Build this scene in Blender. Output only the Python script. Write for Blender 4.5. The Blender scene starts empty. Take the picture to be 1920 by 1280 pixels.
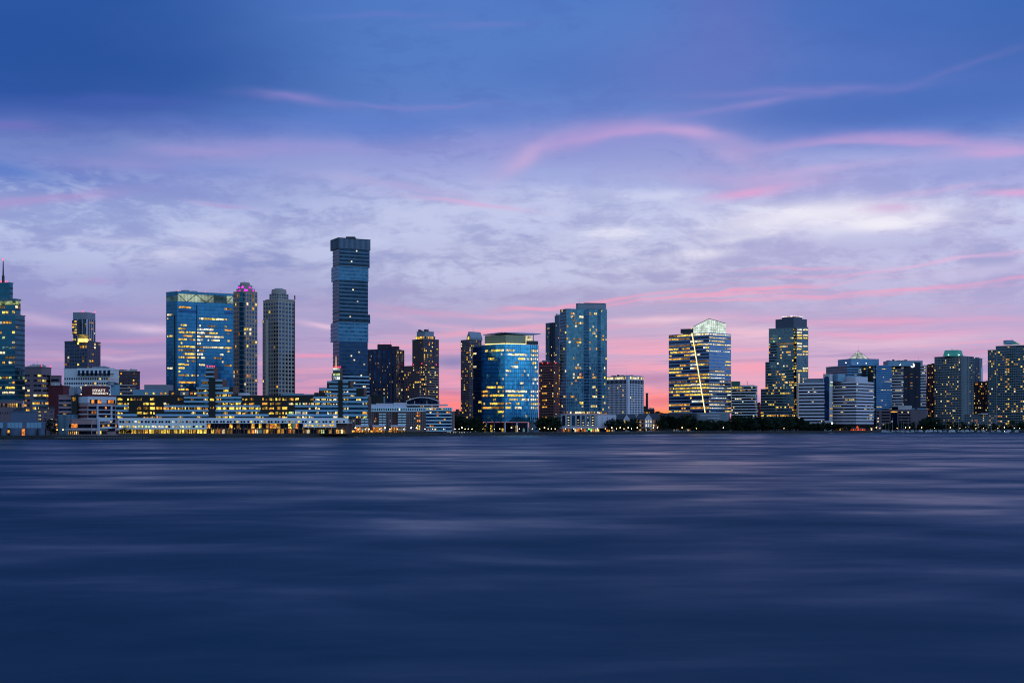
import bpy, math, random
from mathutils import Vector, Matrix
random.seed(7)
SC = bpy.context.scene
COL = SC.collection
R = math.radians
FPX, HY, CAMZ = 2453.0, 800.0, 10.0      # focal length in photo pixels, horizon row, eye height (m)

# ------------------------------------------------------------------ camera
cam = bpy.data.cameras.new("camera")
cam.sensor_width = 36.0
cam.lens = 36.0 * FPX / 1920.0
cam.shift_y = (HY - 640.0) / 1920.0
cam.clip_start, cam.clip_end = 0.5, 60000.0
camo = bpy.data.objects.new("camera", cam)
camo.location = (0, 0, CAMZ)
camo.rotation_euler = (R(90), 0, 0)
COL.objects.link(camo)
SC.camera = camo

def X(px, Y): return (px - 960.0) / FPX * Y
def Z(py, Y): return CAMZ + (HY - py) / FPX * Y
def lin(c):
    o = []
    for v in c:
        v = v / 255.0
        o.append(v / 12.92 if v <= 0.04045 else ((v + 0.055) / 1.055) ** 2.4)
    return tuple(o)
def tag(o, label=None, cat=None, group=None, kind=None):
    if label: o['label'] = label
    if cat: o['category'] = cat
    if group: o['group'] = group
    if kind: o['kind'] = kind
    return o

# ------------------------------------------------------------------ materials
MATS = {}
def nt(m):
    m.use_nodes = True
    m.node_tree.nodes.clear()
    return m.node_tree
def link(t, a, b): t.links.new(a, b)

def surf(name, rgb, rough=0.75, metal=0.0, var=0.25, scale=0.05, spec=0.4, stretch=(1, 1, 1)):
    """a wall-like surface: base colour (0-255, reflectance) with weathering noise"""
    if name in MATS: return MATS[name]
    m = bpy.data.materials.new(name)
    t = nt(m)
    out = t.nodes.new('ShaderNodeOutputMaterial')
    p = t.nodes.new('ShaderNodeBsdfPrincipled')
    g = t.nodes.new('ShaderNodeNewGeometry')
    mp = t.nodes.new('ShaderNodeMapping'); mp.inputs['Scale'].default_value = stretch
    link(t, g.outputs['Position'], mp.inputs['Vector'])
    n = t.nodes.new('ShaderNodeTexNoise'); n.inputs['Scale'].default_value = scale
    n.inputs['Detail'].default_value = 4; n.inputs['Roughness'].default_value = 0.65
    link(t, mp.outputs[0], n.inputs['Vector'])
    cr = t.nodes.new('ShaderNodeValToRGB')
    b = lin(rgb)
    cr.color_ramp.elements[0].position = 0.25; cr.color_ramp.elements[1].position = 0.75
    cr.color_ramp.elements[0].color = tuple(v * (1 - var) for v in b) + (1,)
    cr.color_ramp.elements[1].color = tuple(min(1, v * (1 + var)) for v in b) + (1,)
    link(t, n.outputs['Fac'], cr.inputs[0])
    link(t, cr.outputs[0], p.inputs['Base Color'])
    p.inputs['Roughness'].default_value = rough
    p.inputs['Metallic'].default_value = metal
    p.inputs['Specular IOR Level'].default_value = spec
    link(t, p.outputs[0], out.inputs[0])
    MATS[name] = m
    return m

def glass(name, rgb, rough=0.06, panel=(1.6, 1.6, 3.6), wobble=0.007, var=0.13):
    """coated architectural glass: tinted mirror, every pane tilted a hair off true"""
    if name in MATS: return MATS[name]
    m = bpy.data.materials.new(name)
    t = nt(m)
    out = t.nodes.new('ShaderNodeOutputMaterial')
    p = t.nodes.new('ShaderNodeBsdfPrincipled')
    g = t.nodes.new('ShaderNodeNewGeometry')
    sn = t.nodes.new('ShaderNodeVectorMath'); sn.operation = 'SNAP'
    sn.inputs[1].default_value = panel
    link(t, g.outputs['Position'], sn.inputs[0])
    wn = t.nodes.new('ShaderNodeTexWhiteNoise'); wn.noise_dimensions = '3D'
    link(t, sn.outputs[0], wn.inputs['Vector'])
    sub = t.nodes.new('ShaderNodeVectorMath'); sub.operation = 'SUBTRACT'
    sub.inputs[1].default_value = (.5, .5, .5)
    link(t, wn.outputs['Color'], sub.inputs[0])
    sc = t.nodes.new('ShaderNodeVectorMath'); sc.operation = 'SCALE'; sc.inputs['Scale'].default_value = wobble * 2
    link(t, sub.outputs[0], sc.inputs[0])
    # slow bowing of the whole curtain wall
    n2 = t.nodes.new('ShaderNodeTexNoise'); n2.inputs['Scale'].default_value = 0.03; n2.inputs['Detail'].default_value = 3
    link(t, g.outputs['Position'], n2.inputs['Vector'])
    sub2 = t.nodes.new('ShaderNodeVectorMath'); sub2.operation = 'SUBTRACT'; sub2.inputs[1].default_value = (.5, .5, .5)
    link(t, n2.outputs['Color'], sub2.inputs[0])
    sc2 = t.nodes.new('ShaderNodeVectorMath'); sc2.operation = 'SCALE'; sc2.inputs['Scale'].default_value = wobble * 8
    link(t, sub2.outputs[0], sc2.inputs[0])
    a1 = t.nodes.new('ShaderNodeVectorMath'); link(t, sc.outputs[0], a1.inputs[0]); link(t, sc2.outputs[0], a1.inputs[1])
    a2 = t.nodes.new('ShaderNodeVectorMath'); link(t, g.outputs['Normal'], a2.inputs[0]); link(t, a1.outputs[0], a2.inputs[1])
    nn = t.nodes.new('ShaderNodeVectorMath'); nn.operation = 'NORMALIZE'; link(t, a2.outputs[0], nn.inputs[0])
    link(t, nn.outputs[0], p.inputs['Normal'])
    cr = t.nodes.new('ShaderNodeValToRGB'); b = lin(rgb)
    cr.color_ramp.elements[0].color = tuple(v * (1 - var) for v in b) + (1,)
    cr.color_ramp.elements[1].color = tuple(min(1, v * (1 + var)) for v in b) + (1,)
    link(t, wn.outputs['Value'], cr.inputs[0])
    link(t, cr.outputs[0], p.inputs['Base Color'])
    p.inputs['Roughness'].default_value = rough
    p.inputs['Metallic'].default_value = 0.85
    link(t, p.outputs[0], out.inputs[0])
    MATS[name] = m
    return m

def lamp(name, rgb, strength, inner=0.62, sample=False, scale=(0.55, 0.55, 0.5)):
    """something that gives off light; a lit room behind a window is uneven, a lamp (inner=0) is not"""
    if name in MATS: return MATS[name]
    m = bpy.data.materials.new(name)
    t = nt(m)
    out = t.nodes.new('ShaderNodeOutputMaterial')
    e = t.nodes.new('ShaderNodeEmission')
    e.inputs['Color'].default_value = lin(rgb) + (1,)
    if inner > 0:
        g = t.nodes.new('ShaderNodeNewGeometry')
        mp = t.nodes.new('ShaderNodeMapping'); mp.inputs['Scale'].default_value = scale
        link(t, g.outputs['Position'], mp.inputs['Vector'])
        n = t.nodes.new('ShaderNodeTexNoise'); n.inputs['Scale'].default_value = 1.0; n.inputs['Detail'].default_value = 3
        link(t, mp.outputs[0], n.inputs['Vector'])
        sn = t.nodes.new('ShaderNodeVectorMath'); sn.operation = 'SNAP'; sn.inputs[1].default_value = (4.1, 4.1, 3.7)
        link(t, g.outputs['Position'], sn.inputs[0])
        oi = t.nodes.new('ShaderNodeTexWhiteNoise'); link(t, sn.outputs[0], oi.inputs['Vector'])
        mr = t.nodes.new('ShaderNodeMapRange')
        mr.inputs['From Min'].default_value = 0.34; mr.inputs['From Max'].default_value = 0.68
        mr.inputs['To Min'].default_value = strength * max(.1, 1 - inner * 1.35); mr.inputs['To Max'].default_value = strength * (1 + inner)
        link(t, n.outputs['Fac'], mr.inputs['Value'])
        rr = t.nodes.new('ShaderNodeMapRange'); room = scale == (0.55, 0.55, 0.5)
        rr.inputs['To Min'].default_value = 0.35 if room else 1.0; rr.inputs['To Max'].default_value = 1.45 if room else 1.0
        link(t, oi.outputs['Value'], rr.inputs['Value'])
        mu = t.nodes.new('ShaderNodeMath'); mu.operation = 'MULTIPLY'
        link(t, mr.outputs[0], mu.inputs[0]); link(t, rr.outputs[0], mu.inputs[1])
        link(t, mu.outputs[0], e.inputs['Strength'])
    else:
        e.inputs['Strength'].default_value = strength
    link(t, e.outputs[0], out.inputs[0])
    m.cycles.emission_sampling = 'FRONT' if sample else 'NONE'
    MATS[name] = m
    return m

LIT = {
 'y': lamp('lit yellow room', (255, 214, 92), 1.2),
 'o': lamp('lit amber room', (255, 182, 74), 1.0),
 'r': lamp('lit orange room', (255, 148, 66), 0.85),
 'w': lamp('lit warm white room', (255, 234, 185), 1.25),
 'c': lamp('lit cool white room', (232, 240, 228), 1.05),
 'g': lamp('lit greenish room', (205, 230, 150), 0.95),
 'd': lamp('dimly lit room', (200, 150, 80), 0.45),
 't': lamp('dim cool room', (120, 165, 170), 0.45),
}
PAL = {
 'office': 'yyyyoowwwdddc',
 'amber': 'yyyyyooodd',
 'white': 'wwwwyycd',
 'home': 'oooyyyywwwrdddd',
 'brick': 'rooowwyydddd',
 'mix': 'yyoowwcgtdd',
}
BEACON = lamp('red aviation light', (255, 40, 60), 6.0, 0)
STAR = lamp('white floodlight', (255, 250, 235), 14.0, 0, True)

# ------------------------------------------------------------------ mesh building
class MB:
    def __init__(s): s.v, s.f, s.m = [], [], []
    def poly(s, pts, faces, mi=0):
        b = len(s.v); s.v += [tuple(p) for p in pts]
        for f in faces: s.f.append(tuple(b + i for i in f)); s.m.append(mi)
        return s
    def prism(s, poly, z0, z1, mi=0, top=None):
        n = len(poly); top = top or poly
        zt = z1 if isinstance(z1, (list, tuple)) else [z1] * n
        pts = [(p[0], p[1], z0) for p in poly] + [(p[0], p[1], zt[i]) for i, p in enumerate(top)]
        fs = [(i, (i + 1) % n, n + (i + 1) % n, n + i) for i in range(n)]
        fs += [tuple(range(n))[::-1], tuple(range(n, 2 * n))]
        return s.poly(pts, fs, mi)
    def box(s, x0, x1, y0, y1, z0, z1, mi=0):
        return s.prism([(x0, y0), (x1, y0), (x1, y1), (x0, y1)], z0, z1, mi)
    def fbox(s, fc, a0, a1, z0, z1, d0, d1, mi=0):
        """box on a facade: a along it, z up, d outward"""
        P = lambda a, d: (fc.p[0] + fc.u[0] * a + fc.n[0] * d, fc.p[1] + fc.u[1] * a + fc.n[1] * d)
        return s.prism([P(a0, d1), P(a1, d1), P(a1, d0), P(a0, d0)], z0, z1, mi)
    def tube(s, p, q, r0, r1=None, n=8, mi=0):
        p, q = Vector(p), Vector(q); r1 = r0 if r1 is None else r1
        d = (q - p).normalized()
        a = d.orthogonal().normalized(); b = d.cross(a)
        pts = []
        for c, r in ((p, r0), (q, r1)):
            for i in range(n):
                t = 2 * math.pi * i / n
                pts.append(c + a * math.cos(t) * r + b * math.sin(t) * r)
        fs = [(i, (i + 1) % n, n + (i + 1) % n, n + i) for i in range(n)] + [tuple(range(n))[::-1], tuple(range(n, 2 * n))]
        return s.poly(pts, fs, mi)
    def ball(s, c, r, nu=8, nv=5, mi=0, sz=1.0):
        pts = [(c[0], c[1], c[2] - r * sz)]
        for j in range(1, nv):
            t = math.pi * j / nv - math.pi / 2
            for i in range(nu):
                a = 2 * math.pi * i / nu
                pts.append((c[0] + r * math.cos(t) * math.cos(a), c[1] + r * math.cos(t) * math.sin(a), c[2] + r * sz * math.sin(t)))
        pts.append((c[0], c[1], c[2] + r * sz)); L = len(pts) - 1
        fs = []
        for i in range(nu):
            fs.append((0, 1 + (i + 1) % nu, 1 + i)); fs.append((L, L - nu + i, L - nu + (i + 1) % nu))
            for j in range(nv - 2):
                a = 1 + j * nu
                fs.append((a + i, a + (i + 1) % nu, a + nu + (i + 1) % nu, a + nu + i))
        return s.poly(pts, fs, mi)
    def build(s, name, mats, parent=None, off=None, kind=None):
        if not isinstance(mats, (list, tuple)): mats = [mats]
        me = bpy.data.meshes.new(name)
        if off is None: off = parent.location if parent else Vector((0, 0, 0))
        me.from_pydata([(v[0] - off[0], v[1] - off[1], v[2] - off[2]) for v in s.v], [], s.f)
        for m in mats: me.materials.append(m)
        if len(mats) > 1: me.polygons.foreach_set('material_index', s.m)
        me.update()
        o = bpy.data.objects.new(name, me)
        COL.objects.link(o)
        if parent: o.parent = parent
        if kind: o['kind'] = kind
        return o

UNIT = {}
def unit_box(m):
    k = m.name
    if k not in UNIT:
        b = MB(); b.box(-.5, .5, -1, 0, -.5, .5)
        me = bpy.data.meshes.new('pane'); me.from_pydata(b.v, [], b.f); me.materials.append(m); me.update()
        UNIT[k] = me
    return UNIT[k]

class Face:
    def __init__(s, p, q, z0, z1):
        s.p = p; dx, dy = q[0] - p[0], q[1] - p[1]
        s.W = math.hypot(dx, dy); s.u = (dx / s.W, dy / s.W); s.n = (s.u[1], -s.u[0])
        s.z0, s.z1 = z0, z1
    def at(s, a, d=0): return (s.p[0] + s.u[0] * a + s.n[0] * d, s.p[1] + s.u[1] * a + s.n[1] * d)
    def sub(s, f0, f1, z0=None, z1=None):
        a, b = s.at(s.W * f0), s.at(s.W * f1)
        return Face(a, b, s.z0 if z0 is None else z0, s.z1 if z1 is None else z1)

class Block:
    """an upright box seen corner-on: px of the left edge, near corner, right edge; near-corner distance; rows of top and base"""
    def __init__(s, pl, pc, pr, Y, top, bot=None, th=None, depth=None, z0=None, z1=None, th2=None):
        C = (X(pc, Y), Y)
        az = math.atan2(C[0], C[1])
        r = (math.cos(az), -math.sin(az)); f = (math.sin(az), math.cos(az))
        s.z1 = Z(top, Y) if z1 is None else z1
        s.z0 = (z0 if z0 is not None else (Z(bot, Y) if bot is not None else GZ))
        if pc is None or pr - pc < 1.0 or pc - pl < 1.0:      # one face only, square to the line of sight
            pm = (pl + pr) / 2; az = math.atan2(pm - 960, FPX)
            r = (math.cos(az), -math.sin(az)); f = (math.sin(az), math.cos(az))
            M = (X(pm, Y), Y)
            def hit(px):
                t = (px - 960) / FPX
                return (t * M[1] - M[0]) / (r[0] - t * r[1])
            a, b = hit(pl), hit(pr)
            s.A = (M[0] + r[0] * a, M[1] + r[1] * a); s.C = (M[0] + r[0] * b, M[1] + r[1] * b)
            dp = depth or 28.0
            s.B = (s.C[0] + f[0] * dp, s.C[1] + f[1] * dp); s.D = (s.A[0] + f[0] * dp, s.A[1] + f[1] * dp)
            s.single = True
        else:
            if th is None: th = math.degrees(math.atan2(pr - pc, pc - pl))
            th = R(min(80, max(10, th)))
            dl = (-r[0] * math.cos(th) + f[0] * math.sin(th), -r[1] * math.cos(th) + f[1] * math.sin(th))
            t2 = math.pi / 2 - th if th2 is None else R(th2)      # how far the right face turns away
            dr = (r[0] * math.cos(t2) + f[0] * math.sin(t2), r[1] * math.cos(t2) + f[1] * math.sin(t2))
            def solve(px, d):
                t = (px - 960) / FPX
                return (t * C[1] - C[0]) / (d[0] - t * d[1])
            a, b = solve(pl, dl), solve(pr, dr)
            s.C = C; s.A = (C[0] + dl[0] * a, C[1] + dl[1] * a); s.B = (C[0] + dr[0] * b, C[1] + dr[1] * b)
            s.D = (s.A[0] + s.B[0] - C[0], s.A[1] + s.B[1] - C[1])
            s.single = False
        s.poly = [s.A, s.C, s.B, s.D]
        s.L = Face(s.A, s.C, s.z0, s.z1)
        s.Rt = Face(s.C, s.B, s.z0, s.z1)
        s.faces = [s.L] if s.single else [s.L, s.Rt]
        s.ctr = ((s.A[0] + s.B[0]) / 2, (s.A[1] + s.B[1]) / 2)
    def inset(s, k):
        """footprint pulled in by k metres on every side (negative = grown)"""
        u = Vector((s.C[0] - s.A[0], s.C[1] - s.A[1])).normalized(); v = Vector((s.B[0] - s.C[0], s.B[1] - s.C[1])).normalized()
        A, C, B, D = (Vector(p) for p in (s.A, s.C, s.B, s.D))
        return [tuple(A + u * k + v * k), tuple(C - u * k + v * k), tuple(B - u * k - v * k), tuple(D + u * k - v * k)]

GZ = 3.0
class Bld:
    def __init__(s, name, label, cat, blk):
        s.e = bpy.data.objects.new(name, None)
        s.e.location = (blk.ctr[0], blk.ctr[1], GZ)
        s.e.empty_display_size = 5
        COL.objects.link(s.e)
        tag(s.e, label, cat)
        s.w = {}; s.top = None; s.clutter = True
    def part(s, mb, name, m, parent=None, kind=None): return mb.build(name, m, parent or s.e, s.e.location, kind)
    def shaft(s, blk, m, name='wall', parapet=0.0):
        mb = MB().prism(blk.poly, blk.z0, blk.z1)
        if s.top is None or blk.z1 > s.top[0].z1: s.top = (blk, parapet)
        if parapet:
            q = blk.inset(-0.35); mb.prism(q, blk.z1 + 0.002, blk.z1 + parapet)
        return s.part(mb, name, m)
    def slab(s, poly, z0, z1, m, name='roof_slab'): return s.part(MB().prism(poly, z0, z1), name, m)
    def panel(s, fc, a0, a1, z0, z1, m, d1=0.12, d0=0.0, name='window', lit=False):
        """remember a facade element; made into objects by done()"""
        s.w.setdefault(name, []).append((fc, a0, a1, z0, z1, d0, d1, m, lit))
    def grid(s, fc, nx, nz, wf, hf, lit=0.2, pal='home', dark=None, z0=None, z1=None, d=0.12, jitter=0.0, rows=None, name='window', clump=0.0, pane=0):
        z0 = fc.z0 if z0 is None else z0; z1 = fc.z1 if z1 is None else z1
        cw, ch = fc.W / nx, (z1 - z0) / nz
        for j in range(nz):
            rl = lit if rows is None else rows(j)
            prev = False
            for i in range(nx):
                p = rl * (1 + (2.5 if prev else -0.4) * clump)
                on = random.random() < p
                prev = on
                a = (i + .5) * cw; zc = z0 + (j + .5) * ch
                w2, h2 = cw * wf / 2, ch * hf / 2
                if on:
                    m = LIT[random.choice(PAL[pal])]
                    if pane and random.random() < .5: w2 *= random.uniform(.55, .9); a += random.uniform(-1, 1) * (cw * wf / 2 - w2)
                else: m = dark
                if m is None: continue
                s.panel(fc, a - w2, a + w2, zc - h2, zc + h2, m, d + (0.02 if on else 0), lit=on, name=name)
    def bands(s, fc, nz, hf, dark, lit=0.4, pal='office', z0=None, z1=None, seg=3.0, run=5, rows=None, d=0.1, off=0.5, e0=0.0, e1=0.0, sep=0.0):
        """strip windows, one per floor, with runs of lit bays"""
        z0 = fc.z0 if z0 is None else z0; z1 = fc.z1 if z1 is None else z1
        ch = (z1 - z0) / nz
        for j in range(nz):
            zc = z0 + (j + off) * ch; h2 = ch * hf / 2
            if dark is not None:
                s.panel(fc, e0, fc.W - e1, zc - h2, zc + h2, dark, d, name='window_band')
            rl = lit if rows is None else rows(j)
            if rl <= 0: continue
            rl *= random.choice((.25, .6, 1, 1, 1.4))
            n = max(1, int((fc.W - e0 - e1) / seg)); i = 0; sw = (fc.W - e0 - e1) / n
            while i < n:
                L = max(1, int(random.expovariate(1.0 / run)))
                L = min(L, n - i)
                if random.random() < rl:
                    m = LIT[random.choice(PAL[pal])]
                    if sep > 0:
                        for k in range(i, i + L):
                            if random.random() < .85:
                                s.panel(fc, e0 + (k + sep / 2) * sw, e0 + (k + 1 - sep / 2) * sw, zc - h2 * .86, zc + h2 * .86, m if random.random() < .8 else LIT[random.choice(PAL[pal])], d + 0.03, lit=True)
                    else:
                        s.panel(fc, e0 + i * sw + .15, e0 + (i + L) * sw - .15, zc - h2 * .86, zc + h2 * .86, m, d + 0.03, lit=True)
                i += L
    def lines(s, fc, n, th, m, d=0.25, z0=None, z1=None, name='spandrel', off=0.0):
        z0 = fc.z0 if z0 is None else z0; z1 = fc.z1 if z1 is None else z1
        ch = (z1 - z0) / n
        for j in range(n):
            zb = z0 + (j + off) * ch
            s.panel(fc, -0.05, fc.W + 0.05, zb, zb + th, m, d, name=name)
    def verts(s, fc, n, w, m, d=0.3, z0=None, z1=None, name='mullion', f0=0.0, f1=1.0):
        z0 = fc.z0 if z0 is None else z0; z1 = fc.z1 if z1 is None else z1
        for i in range(n + 1):
            a = fc.W * (f0 + (f1 - f0) * i / n)
            a = min(max(a, w / 2), fc.W - w / 2)
            s.panel(fc, a - w / 2, a + w / 2, z0, z1, m, d, name=name)
    def beacon(s, x, y, z, r=0.55):
        s.part(MB().tube((x, y, z - .2), (x, y, z + .4), .12).ball((x, y, z + .4 + r), r), 'beacon_lamp', BEACON)
    def mast(s, x, y, z0, z1, m, r=0.3, name='mast'):
        return s.part(MB().tube((x, y, z0), (x, y, (z0 + z1) / 2), r).tube((x, y, (z0 + z1) / 2), (x, y, z1), r * .6, r * .3), name, m)
    def done(s):
        L = s.e.location
        if s.clutter and s.top:
            blk, pp = s.top
            a_, c_, d_ = Vector(blk.A), Vector(blk.C), Vector(blk.D)
            U_, V_ = c_ - a_, d_ - a_
            if U_.length > 7 and V_.length > 7:
                rnd = random.Random(int(L[0] * 7)); mb = MB(); z = blk.z1 + pp + .004
                for q in range(rnd.randint(4, 8)):
                    w_, h_ = rnd.uniform(1.2, min(6, U_.length * .18)), rnd.uniform(.8, 3.2)
                    c0 = a_ + U_ * rnd.uniform(.16, .84) + V_ * (.12 + .7 * q / 8)
                    u_, v_ = U_.normalized() * w_, V_.normalized() * min(w_, V_.length * .04)
                    mb.prism([tuple(c0 - u_ - v_), tuple(c0 + u_ - v_), tuple(c0 + u_ + v_), tuple(c0 - u_ + v_)], z, z + h_)
                for q in range(rnd.randint(1, 3)):
                    c0 = a_ + U_ * rnd.uniform(.2, .8) + V_ * .92
                    mb.tube((*c0, z), (*c0, z + rnd.uniform(4, 9)), .16, .08, 6)
                s.part(mb, 'roof_equipment', rnd.choice([MATS['grey metal panels'], MATS['dark steel frame'], MATS['pale stone panels']]))
        for name, items in s.w.items():
            items.sort(key=lambda t: (not t[8], -(t[2] - t[1]) * (t[4] - t[3])))
            for (fc, a0, a1, z0, z1, d0, d1, m, lit) in items[:100]:
                o = bpy.data.objects.new(name, unit_box(m))
                c = fc.at((a0 + a1) / 2, d0)
                o.location = (c[0] - L[0], c[1] - L[1], (z0 + z1) / 2 - L[2])
                o.rotation_euler = (0, 0, math.atan2(fc.u[1], fc.u[0]))
                o.scale = (a1 - a0, d1 - d0, z1 - z0)
                o.parent = s.e
                COL.objects.link(o)
            rest = items[100:]
            if rest:
                mb = MB(); ms = []; idx = {}
                for (fc, a0, a1, z0, z1, d0, d1, m, lit) in rest:
                    if m.name not in idx: idx[m.name] = len(ms); ms.append(m)
                    mb.fbox(fc, a0, a1, z0, z1, d0, d1, idx[m.name])
                mb.build(name, ms, s.e, L, 'stuff')
        s.w = {}

# ------------------------------------------------------------------ sky (world)
world = bpy.data.worlds.new("World")
SC.world = world
world.use_nodes = True
W = world.node_tree
W.nodes.clear()
class S:
    """a socket with arithmetic"""
    def __init__(s, k): s.k = k
    def _b(s, o, op, rev=False):
        n = W.nodes.new('ShaderNodeMath'); n.operation = op
        a, b = (o, s) if rev else (s, o)
        for i, q in enumerate((a, b)):
            if isinstance(q, S): W.links.new(q.k, n.inputs[i])
            else: n.inputs[i].default_value = q
        return S(n.outputs[0])
    def __add__(s, o): return s._b(o, 'ADD')
    __radd__ = __add__
    def __sub__(s, o): return s._b(o, 'SUBTRACT')
    def __rsub__(s, o): return s._b(o, 'SUBTRACT', True)
    def __mul__(s, o): return s._b(o, 'MULTIPLY')
    __rmul__ = __mul__
    def __truediv__(s, o): return s._b(o, 'DIVIDE')
    def pw(s, o): return s._b(o, 'POWER')
    def rpw(s, o): return s._b(o, 'POWER', True)
    def atan2(s, o): return s._b(o, 'ARCTAN2')
    def lt(s, o): return s._b(o, 'LESS_THAN')
    def mx(s, o): return s._b(o, 'MAXIMUM')
    def mn(s, o): return s._b(o, 'MINIMUM')
    def asin(s):
        n = W.nodes.new('ShaderNodeMath'); n.operation = 'ARCSINE'; W.links.new(s.k, n.inputs[0]); return S(n.outputs[0])
def smooth(v, a, b):
    n = W.nodes.new('ShaderNodeMapRange'); n.interpolation_type = 'SMOOTHSTEP'
    n.inputs['From Min'].default_value = a; n.inputs['From Max'].default_value = b
    W.links.new(v.k, n.inputs['Value']); return S(n.outputs[0])
def mixc(f, a, b):
    n = W.nodes.new('ShaderNodeMix'); n.data_type = 'RGBA'
    for i, q in ((0, f), (6, a), (7, b)):
        if isinstance(q, S): W.links.new(q.k, n.inputs[i])
        elif i == 0: n.inputs[0].default_value = q
        else: n.inputs[i].default_value = lin(q) + (1,)
    return S(n.outputs[2])
def mulc(c, v):
    n = W.nodes.new('ShaderNodeVectorMath'); n.operation = 'SCALE'
    W.links.new(c.k, n.inputs[0]); W.links.new(v.k, n.inputs['Scale']); return S(n.outputs[0])
def xyz(x, y, z=0.0):
    n = W.nodes.new('ShaderNodeCombineXYZ')
    for i, q in enumerate((x, y, z)):
        if isinstance(q, S): W.links.new(q.k, n.inputs[i])
        else: n.inputs[i].default_value = q
    return S(n.outputs[0])
def noise(v, scale, detail=3, rough=0.5, dist=0.0):
    n = W.nodes.new('ShaderNodeTexNoise'); W.links.new(v.k, n.inputs['Vector'])
    n.inputs['Scale'].default_value = scale; n.inputs['Detail'].default_value = detail
    n.inputs['Roughness'].default_value = rough; n.inputs['Distortion'].default_value = dist
    return S(n.outputs['Fac'])
def ramp(v, stops):
    n = W.nodes.new('ShaderNodeValToRGB'); W.links.new(v.k, n.inputs[0])
    e = n.color_ramp.elements
    while len(e) < len(stops): e.new(0.5)
    for el, (p, c) in zip(e, sorted(stops)):
        el.position = p
    for el, (p, c) in zip(e, sorted(stops)):
        el.color = lin(c) + (1,)
    return S(n.outputs[0])

def dot(v, c):
    n = W.nodes.new('ShaderNodeVectorMath'); n.operation = 'DOT_PRODUCT'
    W.links.new(v.k, n.inputs[0]); n.inputs[1].default_value = c
    return S(n.outputs['Value'])
def mad(a, b, c):
    n = W.nodes.new('ShaderNodeMath'); n.operation = 'MULTIPLY_ADD'
    for i, q in enumerate((a, b, c)):
        if isinstance(q, S): W.links.new(q.k, n.inputs[i])
        else: n.inputs[i].default_value = q
    return S(n.outputs[0])
tc = W.nodes.new('ShaderNodeTexCoord')
sx = W.nodes.new('ShaderNodeSeparateXYZ')
W.links.new(tc.outputs['Generated'], sx.inputs[0])
dx, dy, dz = S(sx.outputs[0]), S(sx.outputs[1]), S(sx.outputs[2])
AZ = dx.atan2(dy)
EL = dz.mx(-1.0).mn(1.0).asin()
def ae(px, py):
    tx, tz = (px - 960) / FPX, (HY - py) / FPX
    return math.atan(tx), math.atan(tz / math.sqrt(1 + tx * tx))
K = 1.0 / 2453.0
# slow warping of everything, so that no cloud edge is straight
wv = xyz(AZ * 1.0, EL * 2.6)
w1 = noise(wv, 7.0, 3, 0.55) - 0.5
w2 = noise(xyz(AZ * 1.0, EL * 2.2, 3.7), 9.0, 3, 0.55) - 0.5
U = AZ + w1 * 0.05
V = EL + w2 * 0.018
UV1 = xyz(U, V, 1.0)
NS = 22
def erow(py, px): return ae(px, py)[1]
MAXE = 0.40
def col(stops, px):
    st = [(max(0.0, erow(y, px)) / MAXE, c) for y, c in stops]
    return ramp(V * (1 / MAXE), st)
left = col([(-130, (20, 64, 138)), (0, (28, 82, 158)), (100, (31, 84, 162)), (170, (30, 82, 160)), (215, (72, 102, 183)), (270, (115, 135, 200)), (335, (112, 132, 202)),
            (395, (152, 166, 216)), (450, (156, 166, 214)), (520, (150, 154, 205)), (600, (152, 148, 200)), (660, (162, 146, 196)), (720, (164, 138, 186)), (800, (160, 122, 168))], 200)
mid = col([(-130, (48, 92, 170)), (0, (75, 120, 196)), (100, (79, 125, 199)), (180, (84, 126, 200)), (225, (94, 132, 206)), (275, (138, 150, 214)), (330, (158, 168, 221)),
           (385, (177, 188, 228)), (430, (176, 186, 226)), (490, (168, 176, 216)), (550, (160, 162, 206)), (610, (170, 162, 206)), (670, (184, 160, 203)), (725, (206, 150, 188)), (765, (228, 138, 168)), (800, (240, 124, 132))], 940)
right = col([(-130, (40, 84, 162)), (0, (60, 106, 186)), (110, (68, 110, 190)), (200, (70, 112, 192)), (240, (84, 124, 202)), (290, (152, 163, 220)), (350, (160, 166, 220)),
             (410, (186, 188, 227)), (460, (178, 178, 221)), (510, (168, 168, 214)), (570, (172, 168, 212)), (625, (184, 164, 208)), (685, (192, 166, 207)), (740, (208, 160, 194)), (800, (196, 146, 176))], 1720)
base = mixc(smooth(U, ae(100, 0)[0], ae(760, 0)[0]), left, mid)
base = mixc(smooth(U, ae(1180, 0)[0], ae(1620, 0)[0]), base, right)

# cloud texture: long low streaks near the horizon, broken flecks above them, a smooth veil at the top
streak = noise(xyz(AZ * 2.6 + w1 * .4, EL * 44.0 + AZ * -1.2), 2.4, 8, 0.68)
fleck = noise(xyz(AZ * 6.0, EL * 19.0 + AZ * 1.6 + w1 * 1.5, 1.3), 2.1, 8, 0.64) * 0.62 + noise(xyz(AZ * 6.0, EL * 19.0 - AZ * 0.8, 4.3), 6.0, 6, 0.66) * 0.38
veil = noise(xyz(AZ * 1.2, EL * 4.0, 5.0), 3.0, 3, 0.5)
m_low = smooth(EL, erow(540, 960), erow(690, 960))
m_mid = smooth(EL, erow(620, 960), erow(500, 960)) * smooth(EL, erow(300, 960), erow(425, 960))
sm = smooth(streak, 0.35, 0.68)
fm = smooth(fleck, 0.46, 0.58)
patch = smooth(noise(xyz(AZ * 2.0, EL * 7.0, 11.0), 2.2, 3, 0.5), 0.32, 0.60)
base = mixc(m_mid * fm * mad(patch, 0.38, 0.16), base, (202, 212, 243))
base = mixc(m_mid * smooth(fleck, 0.51, 0.40) * mad(patch, -0.36, 0.78), base, (132, 145, 202))
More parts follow.
